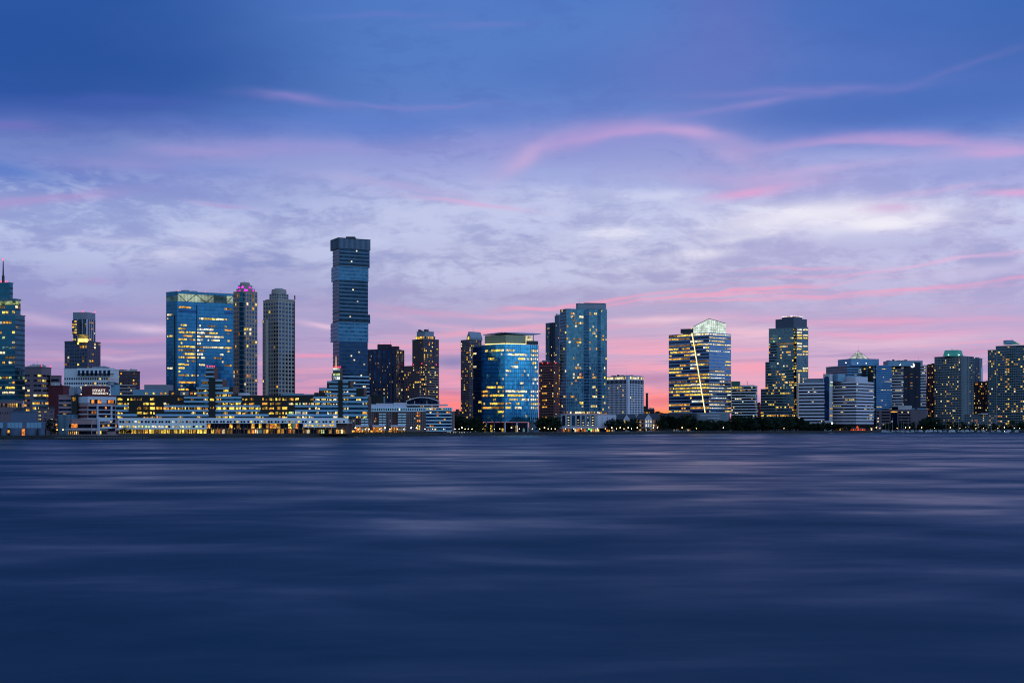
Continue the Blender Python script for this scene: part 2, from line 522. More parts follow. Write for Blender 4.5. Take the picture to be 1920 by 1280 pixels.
base = mixc(m_low * smooth(streak, 0.53, 0.61) * mad(smooth(U, ae(300, 0)[0], ae(900, 0)[0]), .32, .28), base, (238, 160, 190))
base = mixc(m_low * smooth(streak, 0.50, 0.42) * 0.62, base, (150, 138, 190))
base = mixc(smooth(EL, erow(440, 960), erow(300, 960)) * smooth(veil, 0.35, 0.7) * 0.22, base, (104, 122, 196))
base = mixc(smooth(EL, erow(420, 960), erow(260, 960)) * smooth(fleck, 0.52, 0.40) * 0.22, base, (64, 96, 178))

fil = noise(xyz(AZ * 3.0 + w1 * .6, EL * 60.0 + AZ * 3.0, 8.0), 2.0, 4, 0.6)
fine = smooth(fil, 0.36, 0.62)
blot = smooth(noise(xyz(AZ * 6.0, EL * 20.0, 2.0), 2.6, 4, 0.55), 0.30, 0.66)
def stroke(px, py, hl, hw, slope, c, k, curve=0.0, tex=None, up=1.0, amt=0.6):
    """one cloud: a soft streak at a bearing and height; slope in rows per column, curve bows it, up>1 softens its upper edge"""
    global base
    u0, v0 = ae(px, py)
    sc = 1.0 / (hl * K)
    tilt = -slope * hl * K
    A = dot(UV1, (sc, 0, -u0 * sc))
    wk = 1.0 / (hw * K * up)
    B = dot(UV1, (-tilt * sc * wk, wk, (-v0 + tilt * u0 * sc) * wk))
    A2 = A * A
    if curve: B = mad(A2, -curve * K * wk, B)
    if up != 1.0: B = mad(B.mn(0.0), up - 1.0, B)
    g = mad(B, B, A2).rpw(1 / math.e)
    g = g * (mad(tex, amt * k, (1.0 - amt) * k) if tex is not None else k)
    base = mixc(g, base, c)
# -- dark and blue masses
stroke(120, 95, 420, 110, 0, (24, 76, 154), .75)
stroke(40, 172, 230, 24, 0, (26, 78, 158), .5)
stroke(240, 192, 160, 12, -.05, (66, 92, 178), .6)
stroke(1370, 50, 90, 120, 0, (97, 112, 190), .6)
stroke(1080, 130, 190, 46, 0, (70, 114, 192), .7)
stroke(1270, 120, 150, 60, 0, (92, 112, 190), .5)
stroke(1910, 30, 150, 120, 0, (46, 92, 168), .6)
stroke(860, 225, 260, 16, 0, (88, 122, 198), .6, tex=blot)
stroke(1600, 215, 200, 22, .02, (66, 104, 184), .6, tex=blot)
stroke(330, 235, 160, 12, 0, (92, 116, 196), .5, tex=blot)
stroke(1700, 190, 240, 38, .02, (64, 108, 189), .8)
stroke(1760, 20, 260, 60, 0, (54, 104, 184), .6)
stroke(700, 232, 200, 26, 0, (88, 124, 204), .6)
stroke(10, 312, 70, 18, .15, (84, 122, 200), .8)
stroke(370, 322, 110, 9, 0, (118, 142, 210), .6)
stroke(390, 366, 120, 12, .1, (128, 142, 206), .6)
stroke(1340, 345, 70, 26, .05, (150, 163, 220), .6, tex=blot)
stroke(1040, 322, 110, 20, 0, (152, 170, 224), .6, tex=blot)
stroke(1150, 345, 120, 9, .05, (148, 166, 222), .5)
stroke(1800, 320, 90, 30, 0, (138, 152, 214), .6, tex=blot)
stroke(1640, 360, 60, 18, 0, (152, 162, 217), .6, tex=blot)
stroke(842, 680, 34, 14, 0, (122, 126, 184), .9)
stroke(1228, 708, 60, 9, 0, (150, 122, 178), .85)
stroke(1760, 658, 120, 8, -.01, (168, 138, 186), .6)
stroke(1000, 548, 240, 12, -.02, (150, 154, 202), .7, tex=blot)
stroke(1340, 540, 150, 10, -.05, (156, 158, 206), .7)
stroke(1600, 470, 300, 22, -.05, (166, 170, 216), .55, tex=blot)
stroke(300, 520, 300, 20, 0, (146, 152, 204), .5, tex=blot)
stroke(90, 630, 90, 10, 0, (140, 128, 188), .6)
stroke(215, 700, 160, 10, 0, (150, 122, 178), .5)
# -- bright breaks
stroke(1570, 402, 170, 24, .03, (241, 239, 250), 1.0, tex=fm, amt=.25)
stroke(1450, 412, 130, 20, -.10, (230, 231, 247), .85, tex=fm, amt=.4)
stroke(1665, 424, 90, 13, -.05, (238, 236, 248), .9, tex=fm, amt=.35)
stroke(1380, 446, 90, 9, -.12, (224, 226, 245), .8, tex=fm, amt=.4)
stroke(1325, 478, 60, 9, -.03, (226, 226, 244), .9, tex=fm, amt=.3)
stroke(1152, 440, 52, 14, -.05, (224, 226, 246), .95, tex=fm, amt=.4)
stroke(1110, 360, 110, 14, .04, (200, 208, 240), .7, tex=fm)
stroke(1250, 365, 70, 9, -.05, (206, 214, 242), .6, tex=fm)
stroke(1140, 475, 60, 7, -.05, (206, 210, 236), .7, tex=fm)
stroke(1250, 500, 80, 8, 0, (202, 206, 234), .6, tex=fm)
stroke(345, 476, 80, 13, -.05, (206, 206, 235), .95, tex=fm, amt=.3)
stroke(430, 440, 90, 14, -.1, (198, 202, 234), .8, tex=fm, amt=.4)
stroke(205, 443, 70, 7, 0, (190, 194, 230), .8)
stroke(700, 420, 200, 18, 0, (184, 192, 228), .6, tex=fm)
stroke(830, 400, 150, 14, 0, (186, 194, 230), .6, tex=fm)
stroke(820, 470, 160, 14, 0, (184, 190, 226), .5, tex=fm)
stroke(275, 614, 66, 8, .03, (214, 190, 222), .9, tex=fm, amt=.3)
stroke(75, 600, 60, 9, .12, (192, 172, 212), .8)
stroke(200, 670, 120, 5, 0, (206, 172, 206), .7)
stroke(1400, 622, 120, 12, .02, (242, 204, 218), .85, tex=sm)
stroke(1230, 602, 90, 7, 0, (232, 196, 218), .7)
stroke(1500, 640, 180, 9, .04, (230, 190, 216), .7, tex=fine)
stroke(1700, 632, 200, 9, .0, (220, 186, 214), .7, tex=fine)
stroke(1840, 505, 110, 12, -.12, (196, 192, 228), .7)
stroke(590, 612, 44, 5, .13, (222, 190, 220), .9)
# -- pink light under the clouds
stroke(1165, 252, 165, 10, -.07, (214, 164, 217), .62, curve=-24, up=1.9, tex=blot, amt=.35)
stroke(1300, 250, 60, 8, .06, (200, 164, 216), .6, up=1.6)
stroke(1400, 270, 90, 18, .18, (172, 162, 214), .5, tex=blot, amt=.4)
stroke(1400, 300, 90, 16, .3, (184, 166, 216), .6, tex=blot)
stroke(1130, 246, 200, 22, -.12, (150, 146, 210), .45)
stroke(985, 300, 46, 14, -.55, (190, 168, 216), .7)
stroke(1660, 263, 165, 6.5, .06, (204, 160, 214), .72, curve=-9, up=2.2, tex=blot, amt=.35)
stroke(1850, 284, 90, 8, .07, (196, 162, 216), .8, up=1.6)
stroke(540, 187, 80, 7, .03, (138, 130, 201), .7, tex=blot, amt=.5)
stroke(750, 194, 150, 5, .03, (130, 130, 203), .6, tex=fine, amt=.5)
stroke(720, 32, 120, 6, -.04, (92, 118, 196), .7)
stroke(890, 46, 90, 6, -.05, (98, 122, 198), .7)
stroke(75, 372, 130, 9, -.15, (176, 148, 207), .8, tex=blot, amt=.4)
stroke(10, 232, 70, 10, 0, (112, 110, 190), .7)
stroke(400, 288, 130, 11, -.03, (158, 150, 210), .8, tex=blot, amt=.4)
stroke(230, 308, 120, 12, .02, (146, 142, 206), .7, tex=blot, amt=.4)
stroke(560, 274, 180, 14, -.02, (150, 148, 212), .6)
stroke(420, 381, 50, 4, .06, (176, 160, 214), .7)
stroke(880, 380, 110, 5, .09, (206, 176, 220), .85)
stroke(760, 352, 150, 8, .1, (176, 168, 218), .6)
stroke(1430, 357, 80, 9, -.09, (216, 162, 212), .95, tex=blot, amt=.4)
stroke(1420, 335, 130, 14, .05, (182, 164, 214), .7, tex=blot, amt=.5)
stroke(1560, 318, 120, 9, -.1, (196, 172, 220), .6, tex=blot)
stroke(1670, 394, 40, 9, .05, (204, 168, 216), .8, tex=blot, amt=.4)
stroke(1745, 358, 80, 7, -.1, (196, 172, 220), .7, tex=blot, amt=.4)
stroke(1890, 364, 52, 6, .0, (216, 166, 216), .9)
stroke(1790, 133, 130, 6, -.2, (108, 116, 192), .45, tex=blot, amt=.5)
stroke(1500, 168, 190, 8, .01, (122, 126, 198), .7, tex=fine, amt=.4)
stroke(1400, 196, 130, 7, -.1, (134, 132, 202), .8, tex=blot, amt=.4)
stroke(1010, 574, 60, 3.5, .02, (238, 158, 196), .9, tex=fine, amt=.4)
stroke(1130, 562, 170, 3.2, -.09, (236, 156, 194), .85, tex=fine, amt=.4)
stroke(1380, 548, 200, 2.6, -.07, (242, 152, 188), .9, tex=fine, amt=.35)
stroke(1330, 557, 170, 2.4, -.05, (240, 154, 190), .85, tex=fine, amt=.45)
stroke(1420, 541, 120, 2.0, -.08, (230, 158, 196), .7, tex=fine, amt=.5)
stroke(1360, 565, 150, 2.6, -.03, (234, 156, 192), .7, tex=fine, amt=.5)
stroke(1640, 545, 190, 2.8, -.03, (234, 158, 196), .85, tex=fine, amt=.45)
stroke(1600, 552, 150, 2.4, -.01, (226, 160, 198), .7, tex=fine, amt=.5)
stroke(1840, 526, 130, 3.5, -.1, (226, 160, 202), .8, tex=fine, amt=.4)
stroke(1500, 506, 110, 2.6, .0, (214, 166, 208), .7, tex=fine, amt=.4)
stroke(1750, 494, 180, 3.4, -.13, (216, 180, 220), .8, tex=fine, amt=.4)
stroke(1540, 518, 120, 3, -.02, (204, 166, 208), .6)
stroke(770, 582, 130, 6, .04, (196, 152, 196), .7, tex=fine, amt=.4)
stroke(820, 606, 90, 6, .08, (216, 170, 206), .7, tex=fine, amt=.4)
stroke(930, 618, 150, 6, -.05, (236, 160, 188), .8, tex=fine, amt=.4)
stroke(960, 590, 100, 5, .02, (214, 168, 206), .7)
stroke(1220, 650, 130, 12, 0, (240, 158, 186), .75, tex=sm, amt=.5)
stroke(1230, 690, 120, 10, 0, (238, 154, 182), .75, tex=sm, amt=.5)
stroke(840, 655, 100, 10, 0, (224, 150, 184), .7, tex=sm, amt=.5)
stroke(840, 708, 120, 9, 0, (236, 148, 178), .7, tex=sm, amt=.5)
stroke(1640, 600, 260, 7, .03, (226, 158, 200), .75, tex=fine, amt=.5)
stroke(1660, 622, 260, 6, .02, (228, 160, 202), .7, tex=fine, amt=.5)
stroke(1420, 690, 70, 14, 0, (240, 150, 178), .8, tex=sm, amt=.5)
stroke(590, 668, 60, 4, 0, (230, 150, 186), .9)
stroke(590, 705, 80, 10, 0, (214, 152, 186), .7, tex=sm)
stroke(250, 638, 70, 5, -.05, (198, 146, 194), .7)
stroke(195, 525, 30, 6, 0, (172, 146, 204), .5)
stroke(1215, 745, 110, 22, 0, (250, 128, 130), .85, tex=sm, amt=.4)
stroke(850, 760, 70, 20, 0, (252, 122, 118), .85, tex=sm, amt=.35)
stroke(1234, 772, 46, 10, 0, (255, 136, 66), .95)
stroke(1236, 752, 50, 8, 0, (196, 92, 122), .7, tex=blot, amt=.4)
stroke(850, 738, 60, 6, 0, (196, 118, 160), .7)

# behind the viewer: an unseen eastern sky, shaped to light the facades and vary their reflections
haze = noise(xyz(AZ * 1.2, EL * 5.0, 9.0), 4.0, 4, 0.55)
EK = 1.0
east = ramp(EL * (1 / 1.5708), [(0.0, (46, 60, 98)), (0.012, (64, 88, 132)), (0.034, (130, 170, 208)), (0.16, (162, 202, 230)), (0.40, (150, 188, 230)), (0.7, (96, 142, 216)), (1.0, (56, 104, 186))])  # dark low band added to darken the lower glass in reflection
east = mulc(east, (haze * 1.7 + 0.45) * mad(smooth(dx, -0.85, 0.75), 0.75, 0.62))  # mottled for the reflections, dimmer at left so left faces come out darker
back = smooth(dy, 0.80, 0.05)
top = smooth(EL, 0.38, 0.72)
base = mixc(top, base, (28, 68, 138))
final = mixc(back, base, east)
sky = W.nodes.new('ShaderNodeTexSky'); sky.sky_type = 'NISHITA'; sky.sun_disc = False
sky.sun_elevation = R(2.0); sky.sun_rotation = R(7.9)
add = W.nodes.new('ShaderNodeVectorMath'); add.operation = 'MULTIPLY_ADD'
W.links.new(sky.outputs[0], add.inputs[0]); add.inputs[1].default_value = (0.004,) * 3
W.links.new(final.k, add.inputs[2])
bg = W.nodes.new('ShaderNodeBackground'); bg.inputs['Strength'].default_value = 1.0
W.links.new(add.outputs[0], bg.inputs['Color'])
wo = W.nodes.new('ShaderNodeOutputWorld'); W.links.new(bg.outputs[0], wo.inputs['Surface'])
world.cycles.sampling_method = 'MANUAL'; world.cycles.sample_map_resolution = 512

sun = bpy.data.lights.new('sun', 'SUN'); sun.energy = 0.02; sun.angle = R(12); sun.color = (1.0, 0.62, 0.5)
suno = bpy.data.objects.new('sun', sun); COL.objects.link(suno)
suno.rotation_euler = Vector((-math.sin(R(7.9)), -math.cos(R(7.9)), -math.tan(R(2.0)))).to_track_quat('-Z', 'Y').to_euler()

SC.view_settings.view_transform = 'Standard'
SC.view_settings.look = 'None'
SC.view_settings.exposure = 0.0
SC.view_settings.gamma = 1.0
SC.render.engine = 'CYCLES'
SC.cycles.use_denoising = True
SC.cycles.filter_width = 1.1
SC.cycles.max_bounces = 5
SC.cycles.diffuse_bounces = 2
SC.cycles.glossy_bounces = 3
SC.cycles.caustics_reflective = False
SC.cycles.caustics_refractive = False
SC.cycles.sample_clamp_indirect = 4.0

# ------------------------------------------------------------------ water and land
SHORE = [(-1500, 1010), (-300, 1040), (100, 1062), (225, 1075), (290, 1150), (430, 1200), (640, 1300), (850, 1480), (1010, 1600), (1140, 1700), (1250, 1900), (1500, 2050), (1632, 2150), (1646, 2330), (1920, 2345), (2600, 2500)]
def shoreY(px):
    for (a, ya), (b, yb) in zip(SHORE, SHORE[1:]):
        if a <= px <= b: return ya + (yb - ya) * (px - a) / (b - a)
    return SHORE[-1][1]

WR0, WR1, WB, WK0, WK1 = 0.29, 0.45, 0.16, -0.005, 0.155
def water_mat():
    m = bpy.data.materials.new('river water'); t = nt(m)
    out = t.nodes.new('ShaderNodeOutputMaterial'); p = t.nodes.new('ShaderNodeBsdfPrincipled')
    g = t.nodes.new('ShaderNodeNewGeometry')
    p.inputs['Base Color'].default_value = (0.004, 0.026, 0.052, 1)
    p.inputs['Specular Tint'].default_value = (0.76, 0.91, 1.0, 1)
    p.inputs['IOR'].default_value = 1.33
    p.inputs['Specular IOR Level'].default_value = 0.5
    def nz(sc, det, ro, str_=(1, 1, 1), dist=0.0):
        mp = t.nodes.new('ShaderNodeMapping'); mp.inputs['Scale'].default_value = str_
        link(t, g.outputs['Position'], mp.inputs['Vector'])
        n = t.nodes.new('ShaderNodeTexNoise'); n.inputs['Scale'].default_value = sc; n.inputs['Detail'].default_value = det
        n.inputs['Roughness'].default_value = ro; n.inputs['Distortion'].default_value = dist
        link(t, mp.outputs[0], n.inputs['Vector']); return n.outputs['Fac']
    a = nz(0.042, 5, 0.54, (0.65, 1.0, 1), 0.3)       # wind patches tens of metres wide
    c = nz(0.011, 3, 0.5, (0.5, 1.0, 1), 0.6)         # broad slicks and currents
    b = nz(0.35, 4, 0.6, (0.5, 1.0, 1), 0.2)          # swell smoothed out by the long exposure
    ad = t.nodes.new('ShaderNodeMath'); ad.operation = 'MULTIPLY_ADD'; ad.inputs[1].default_value = 0.9
    link(t, c, ad.inputs[0]); link(t, a, ad.inputs[2])
    mr = t.nodes.new('ShaderNodeMapRange'); mr.inputs['From Min'].default_value = 0.72; mr.inputs['From Max'].default_value = 1.16
    mr.inputs['To Min'].default_value = WR0; mr.inputs['To Max'].default_value = WR1
    link(t, ad.outputs[0], mr.inputs['Value'])
    link(t, mr.outputs[0], p.inputs['Roughness'])
    bp = t.nodes.new('ShaderNodeBump'); bp.inputs['Strength'].default_value = 1.0; bp.inputs['Distance'].default_value = WB
    link(t, a, bp.inputs['Height'])
    b2 = t.nodes.new('ShaderNodeBump'); b2.inputs['Strength'].default_value = 1.0; b2.inputs['Distance'].default_value = 0.012
    link(t, b, b2.inputs['Height']); link(t, bp.outputs[0], b2.inputs['Normal'])
    # seen at a grazing angle, the wave faces that show are the ones leaning towards the viewer
    fl = t.nodes.new('ShaderNodeVectorMath'); fl.operation = 'MULTIPLY'; fl.inputs[1].default_value = (1, 1, 0)
    link(t, g.outputs['Incoming'], fl.inputs[0])
    mk = t.nodes.new('ShaderNodeMapRange'); mk.inputs['From Min'].default_value = 0.74; mk.inputs['From Max'].default_value = 1.16
    mk.inputs['To Min'].default_value = WK0; mk.inputs['To Max'].default_value = WK1
    link(t, ad.outputs[0], mk.inputs['Value'])
    # normals lean further near the viewer, added to darken the foreground water
    sp = t.nodes.new('ShaderNodeSeparateXYZ'); link(t, g.outputs['Position'], sp.inputs[0])
    ch = t.nodes.new('ShaderNodeMapRange'); ch.interpolation_type = 'SMOOTHSTEP'
    ch.inputs['From Min'].default_value = 30; ch.inputs['From Max'].default_value = 260; ch.inputs['To Min'].default_value = 0.075; ch.inputs['To Max'].default_value = 0.0
    link(t, sp.outputs[1], ch.inputs['Value'])
    mk2 = t.nodes.new('ShaderNodeMath'); link(t, mk.outputs[0], mk2.inputs[0]); link(t, ch.outputs[0], mk2.inputs[1])
    rp_ = t.nodes.new('ShaderNodeMath'); rp_.operation = 'MULTIPLY_ADD'; rp_.inputs[1].default_value = 0.10
    f_ = nz(0.22, 5, 0.62, (0.45, 1.0, 1), 0.4)       # fine ripples
    f0 = t.nodes.new('ShaderNodeMath'); f0.operation = 'SUBTRACT'; f0.inputs[1].default_value = 0.5; link(t, f_, f0.inputs[0])
    link(t, f0.outputs[0], rp_.inputs[0]); link(t, mk2.outputs[0], rp_.inputs[2]); mk2 = rp_
    sc = t.nodes.new('ShaderNodeVectorMath'); sc.operation = 'SCALE'; link(t, fl.outputs[0], sc.inputs[0]); link(t, mk2.outputs[0], sc.inputs['Scale'])
    av = t.nodes.new('ShaderNodeVectorMath'); link(t, b2.outputs[0], av.inputs[0]); link(t, sc.outputs[0], av.inputs[1])
    nv = t.nodes.new('ShaderNodeVectorMath'); nv.operation = 'NORMALIZE'; link(t, av.outputs[0], nv.inputs[0])
    link(t, nv.outputs[0], p.inputs['Normal'])
    link(t, p.outputs[0], out.inputs[0])
    return m
wm = MB()
wm.poly([(-9000, -3000, 0), (9000, -3000, 0), (9000, 2900, 0), (-9000, 2900, 0)], [(0, 1, 2, 3)])
tag(wm.build('water', water_mat()), 'dark blue river smoothed by a long exposure, with pale violet streaks', 'water', kind='structure')

gm = surf('dark ground', (70, 68, 66), 0.9, var=0.4, scale=0.02)
pts = [(X(px, Y + 1.2), Y + 1.2) for px, Y in SHORE]
gb = MB()
n = len(pts)
top = [(x, y, GZ) for x, y in pts] + [(12000, 2600, GZ), (14000, 16000, GZ), (-14000, 16000, GZ), (-9000, 1050, GZ)]
gb.poly(top, [tuple(range(len(top)))])
bot = [(x, y, GZ) for x, y in pts] + [(x, y, -3) for x, y in pts]
gb.poly(bot, [(i + 1, i, n + i, n + i + 1) for i in range(n - 1)])
tag(gb.build('ground', gm), 'dark level shore land under the city, running back to the horizon', 'ground', kind='structure')
# stone seawall along the water's edge
sw = MB()
q = [(X(px, Y), Y) for px, Y in SHORE]
for (a, b), (c, d) in zip(zip(q, q[1:]), zip(pts, pts[1:])):
    sw.prism([a, b, d, c], -3, GZ + 0.15)
swo = bpy.data.objects.new('seawall', None); COL.objects.link(swo); swo.location = (q[4][0], q[4][1], 0)
tag(swo, 'long dark stone seawall between the river and the lit promenade', 'seawall')
sw.build('wall', surf('wet dark stone', (44, 44, 50), 0.85, var=0.5, scale=0.15), swo)
rl = MB()
for (a, b) in zip(q[1:-1], q[2:]):
    L = math.dist(a, b); k = int(L / 4)
    for i in range(k):
        t = i / k; x, y = a[0] + (b[0] - a[0]) * t, a[1] + (b[1] - a[1]) * t
        rl.box(x - .06, x + .06, y + .3, y + .42, GZ + .15, GZ + 1.2)
    f = Face(a, b, 0, 0)
    rl.fbox(f, 0, f.W, GZ + 1.15, GZ + 1.25, -.42, -.3); rl.fbox(f, 0, f.W, GZ + .7, GZ + .76, -.40, -.32)
rl.build('railing', surf('dark painted railing', (40, 42, 48), 0.5), swo)

# ------------------------------------------------------------------ shared finishes
def diag(mb, fc, a0, z0, a1, z1, w, d0, d1):
    P = lambda a, d: fc.at(a, d)
    L = math.hypot(a1 - a0, z1 - z0); ox, oz = -(z1 - z0) / L * w / 2, (a1 - a0) / L * w / 2
    c = [(a0 + ox, z0 + oz), (a1 + ox, z1 + oz), (a1 - ox, z1 - oz), (a0 - ox, z0 - oz)]
    pts = [(*P(a, d1), z) for a, z in c] + [(*P(a, d0), z) for a, z in c]
    mb.poly(pts, [(0, 1, 2, 3), (7, 6, 5, 4), (0, 4, 5, 1), (1, 5, 6, 2), (2, 6, 7, 3), (3, 7, 4, 0)])
G_TEAL = glass('teal curtain glass', (44, 100, 122), panel=(3, 3, 4))
G_BLUE = glass('blue curtain glass', (50, 104, 138), panel=(3, 3, 4))
G_DEEP = glass('deep blue curtain glass', (36, 78, 112), panel=(3, 3, 4))
G_SKY = glass('bright blue curtain glass', (82, 172, 206), panel=(3, 3, 4.2))
G_NAVY = glass('navy glass', (40, 70, 112), panel=(3, 3, 3.2))
G_GREY = glass('grey tinted glass', (84, 114, 158), panel=(2.5, 2.5, 3.6))
WIN = glass('dark window glass', (52, 66, 92), panel=(1.3, 1.3, 1.5), var=.6)
WINB = glass('black window glass', (30, 38, 56), panel=(1.5, 1.5, 2), var=.6)
WHITE = surf('white painted concrete', (205, 205, 214), .7, var=.08)
PALE = surf('pale stone panels', (186, 180, 184), .75, var=.10)
TAN = surf('tan precast concrete', (158, 144, 142), .8, var=.14)
MAUVE = surf('mauve brown concrete', (112, 96, 108), .85, var=.15)
BRICK = surf('dark red brick', (112, 62, 58), .9, var=.25, scale=.2)
BROWN = surf('dark brown brick', (92, 66, 66), .9, var=.25, scale=.2)
MAROON = surf('maroon metal cladding', (96, 36, 50), .7, var=.15)
BLACKP = surf('black granite panels', (16, 16, 20), .5, var=.3)
STEEL = surf('grey steel', (120, 128, 140), .45, .5, var=.15)
DKST = surf('dark steel frame', (52, 58, 70), .5, .3, var=.2)
ROOF = surf('dark roof slate', (56, 58, 68), .8, var=.2)
BLUEM = surf('blue grey metal panels', (112, 146, 172), .5, .25, var=.12)
GREYM = surf('grey metal panels', (128, 134, 150), .55, .2, var=.12)
COPPER = surf('green copper roof', (84, 168, 148), .6, var=.2)
LAV = surf('lavender white panels', (196, 190, 206), .6, var=.07)

def roof_plant(b, blk, k=4, h=4.0, m=None, name='roof_plant'):
    return b.slab(blk.inset(k), blk.z1 + .003, blk.z1 + h, m or GREYM, name)

# ================================================================== far left
# teal stepped office tower with a spire
TEALSP = surf('teal spandrel', (62, 104, 122), .4, .3, var=.12)
t1 = Block(-70, 28.5, 46.5, 1180, 591, 751)
b = Bld('office_tower', 'teal glass office tower stepping up to a thin spire at the left edge', 'office tower', t1); b.clutter = False
stone = Block(-74, 29.5, 44, 1176, 751, th=36)
b.shaft(stone, MAUVE, 'podium')
b.grid(stone.L, 26, 1, .62, .55, .6, 'amber', WINB, z0=stone.z1 - 7, z1=stone.z1 - 1)
b.grid(stone.Rt, 4, 1, .62, .55, .6, 'amber', WINB, z0=stone.z1 - 7, z1=stone.z1 - 1)
b.grid(stone.L, 24, 1, .25, .3, .0, 'amber', WINB, z0=stone.z1 - 14, z1=stone.z1 - 8)
b.grid(stone.L, 8, 1, .6, .8, .0, 'amber', WINB, z0=4, z1=11)
for pr, top, bot in ((46.5, 591, 751), (38.5, 561.6, 591), (24, 531, 561.6)):
    k = Block(-70, min(28.5, pr - 6), pr, 1180 + (46.5 - pr) * .12, top, bot, th=36)
    b.shaft(k, G_TEAL, 'tower_shaft')
    nf = max(3, round((k.z1 - k.z0) / 4.6))
    for fc in k.faces:
        b.lines(fc, nf, 1.3, TEALSP if fc is k.L else DKST, .12)
        b.bands(fc, nf, .5, None, (.55 if top > 550 else .0) if fc is k.L else (.08 if top > 580 else .3), 'white' if top < 580 else 'mix', seg=3.4, run=2.6, off=.62, sep=.2)
    b.slab(k.inset(-.5), k.z1 + .01, k.z1 + .9, STEEL, 'cornice')
top = Z(561.6, 1180)
for px in (-30, -10, 10, 26): b.panel(t1.L.sub(0, 1), 0, .1, 0, .1, STEEL, .1, name='cornice') if 0 else None
lit0 = Block(-70, 28.5, 38.4, 1179, 564, 571, th=36)
for fc in lit0.faces: b.panel(fc, .4, fc.W - .4, lit0.z0, lit0.z1, lamp('faint crown light', (190, 210, 150), .5, .75, scale=(.25, .25, .4)), .4, lit=True, name='lit_floor')
b.mast(X(6, 1190), 1190, Z(545, 1190), Z(489, 1190), DKST, 1.3, 'spire')
b.beacon(X(6, 1190), 1190, Z(488, 1190), .6)
for px in (1, 12): b.beacon(X(px, 1185), 1185, Z(530, 1185), .7)
b.done()

# mauve office with a lower wing
k = Block(45, 78, 96, 1320, 689)
b = Bld('concrete_office', 'mauve brown concrete office block with rows of lit strip windows and a lower wing', 'office block', k)
b.shaft(k, MAUVE, 'wall', 1.0)
w = Block(94, 112, 115.5, 1332, 705); b.shaft(w, MAUVE, 'wing', .8)
nf = 13
for j in range(nf):
    z = k.z1 - 8 - j * 5.0
    for fc, segs in ((k.L, ((.02, .16), (.2, .32), (.55, .75), (.78, .97))), (k.Rt, ((.1, .45), (.5, .9)))):
        for s0, s1 in segs:
            on = random.random() < (.75 if j > 3 else .25)
            b.panel(fc, fc.W * s0, fc.W * s1, z - 1.0, z + 1.0, LIT[random.choice('yywod')] if on else WINB, .12, lit=on)
for j in range(8):
    b.panel(w.L, 1, w.L.W - 1, w.z1 - 5 - j * 4.6, w.z1 - 3 - j * 4.6, LIT['w'] if j == 2 else WINB, .12, lit=j == 2)
b.beacon(k.C[0], k.C[1], k.z1 + 1); b.beacon(X(95, 1330), 1330, k.z1 + 1)
b.done()
k = Block(61, 91, 91.4, 1250, 750, depth=24)
b = Bld('glass_annex', 'low teal glass annex with bright yellow windows beside the maroon block', 'annex', k)
b.shaft(k, BLUEM, 'wall', .6)
for j in range(4): b.panel(k.L, .3, k.L.W - .3, k.z1 - 3.2 - j * 5, k.z1 - 1.0 - j * 5, G_TEAL, .1, name='window_band')
b.bands(k.L, 2, .5, None, .8, 'amber', z0=k.z1 - 10.2, z1=k.z1 - .4, seg=1.6, run=3, sep=.15, d=.14)
b.done()
k = Block(91, 118, 130.5, 1235, 724)
b = Bld('maroon_block', 'windowless dark maroon slab behind the hotel with red roofed sign', 'building', k)
b.shaft(k, MAROON, 'wall', .8)
b.verts(k.L, 6, .25, MAROON, .2, name='rib')
b.verts(k.Rt, 3, .25, MAROON, .2, name='rib')
roof_plant(b, k, 5, 2.0, ROOF)
b.done()
k = Block(69, 101.5, 102, 1150, 768, depth=30)
b = Bld('low_mauve_building', 'low mauve building behind the small shore tree', 'building', k)
b.shaft(k, MAUVE, 'wall', .8)
b.grid(k.L, 3, 3, .4, .18, .5, 'white', WINB, z0=k.z1 - 10, z1=k.z1)
b.done()

# low dark blue ventilation building with drums on the shore
k = Block(21, 69, 69.4, 1085, 772, depth=26)
b = Bld('ferry_shed', 'dark blue windowless waterfront shed with side wings and round drums', 'shed', k)
SLATE = surf('slate blue cladding', (74, 88, 116), .6, .1, var=.15, scale=.3, stretch=(4, 4, .3))
b.shaft(k, SLATE, 'wall', .7)
w = Block(-30, 85, 85.4, 1081, 790, 803, depth=20)
b.shaft(w, SLATE, 'wing')
for i in range(16): b.panel(w.L, w.L.W * i / 16 + .1, w.L.W * (i + 1) / 16 - .3, w.z0 + .4, w.z1 - .8, BLUEM if i % 5 else SLATE, .15, name='cladding_panel')
for px in (30, 58, 8, 78):
    x = X(px, 1079); r = 4.6 if px in (30, 58) else 2.6
    b.part(MB().tube((x, 1079, GZ), (x, 1079, w.z0), r, n=20), 'drum', SLATE)
b.part(MB().box(X(41.5, 1082), X(47.5, 1082), 1080, 1081.2, GZ, GZ + 5.4), 'lit_doorway', LIT['r'])
b.part(MB().box(X(0, 1095), X(86, 1095), 1088, 1096, GZ, w.z0), 'base_wall', DKST)
b.part(MB().box(X(12, 1081), X(19, 1081), 1079.5, 1080, 5, 7.5), 'window', LIT['o'])
b.done()

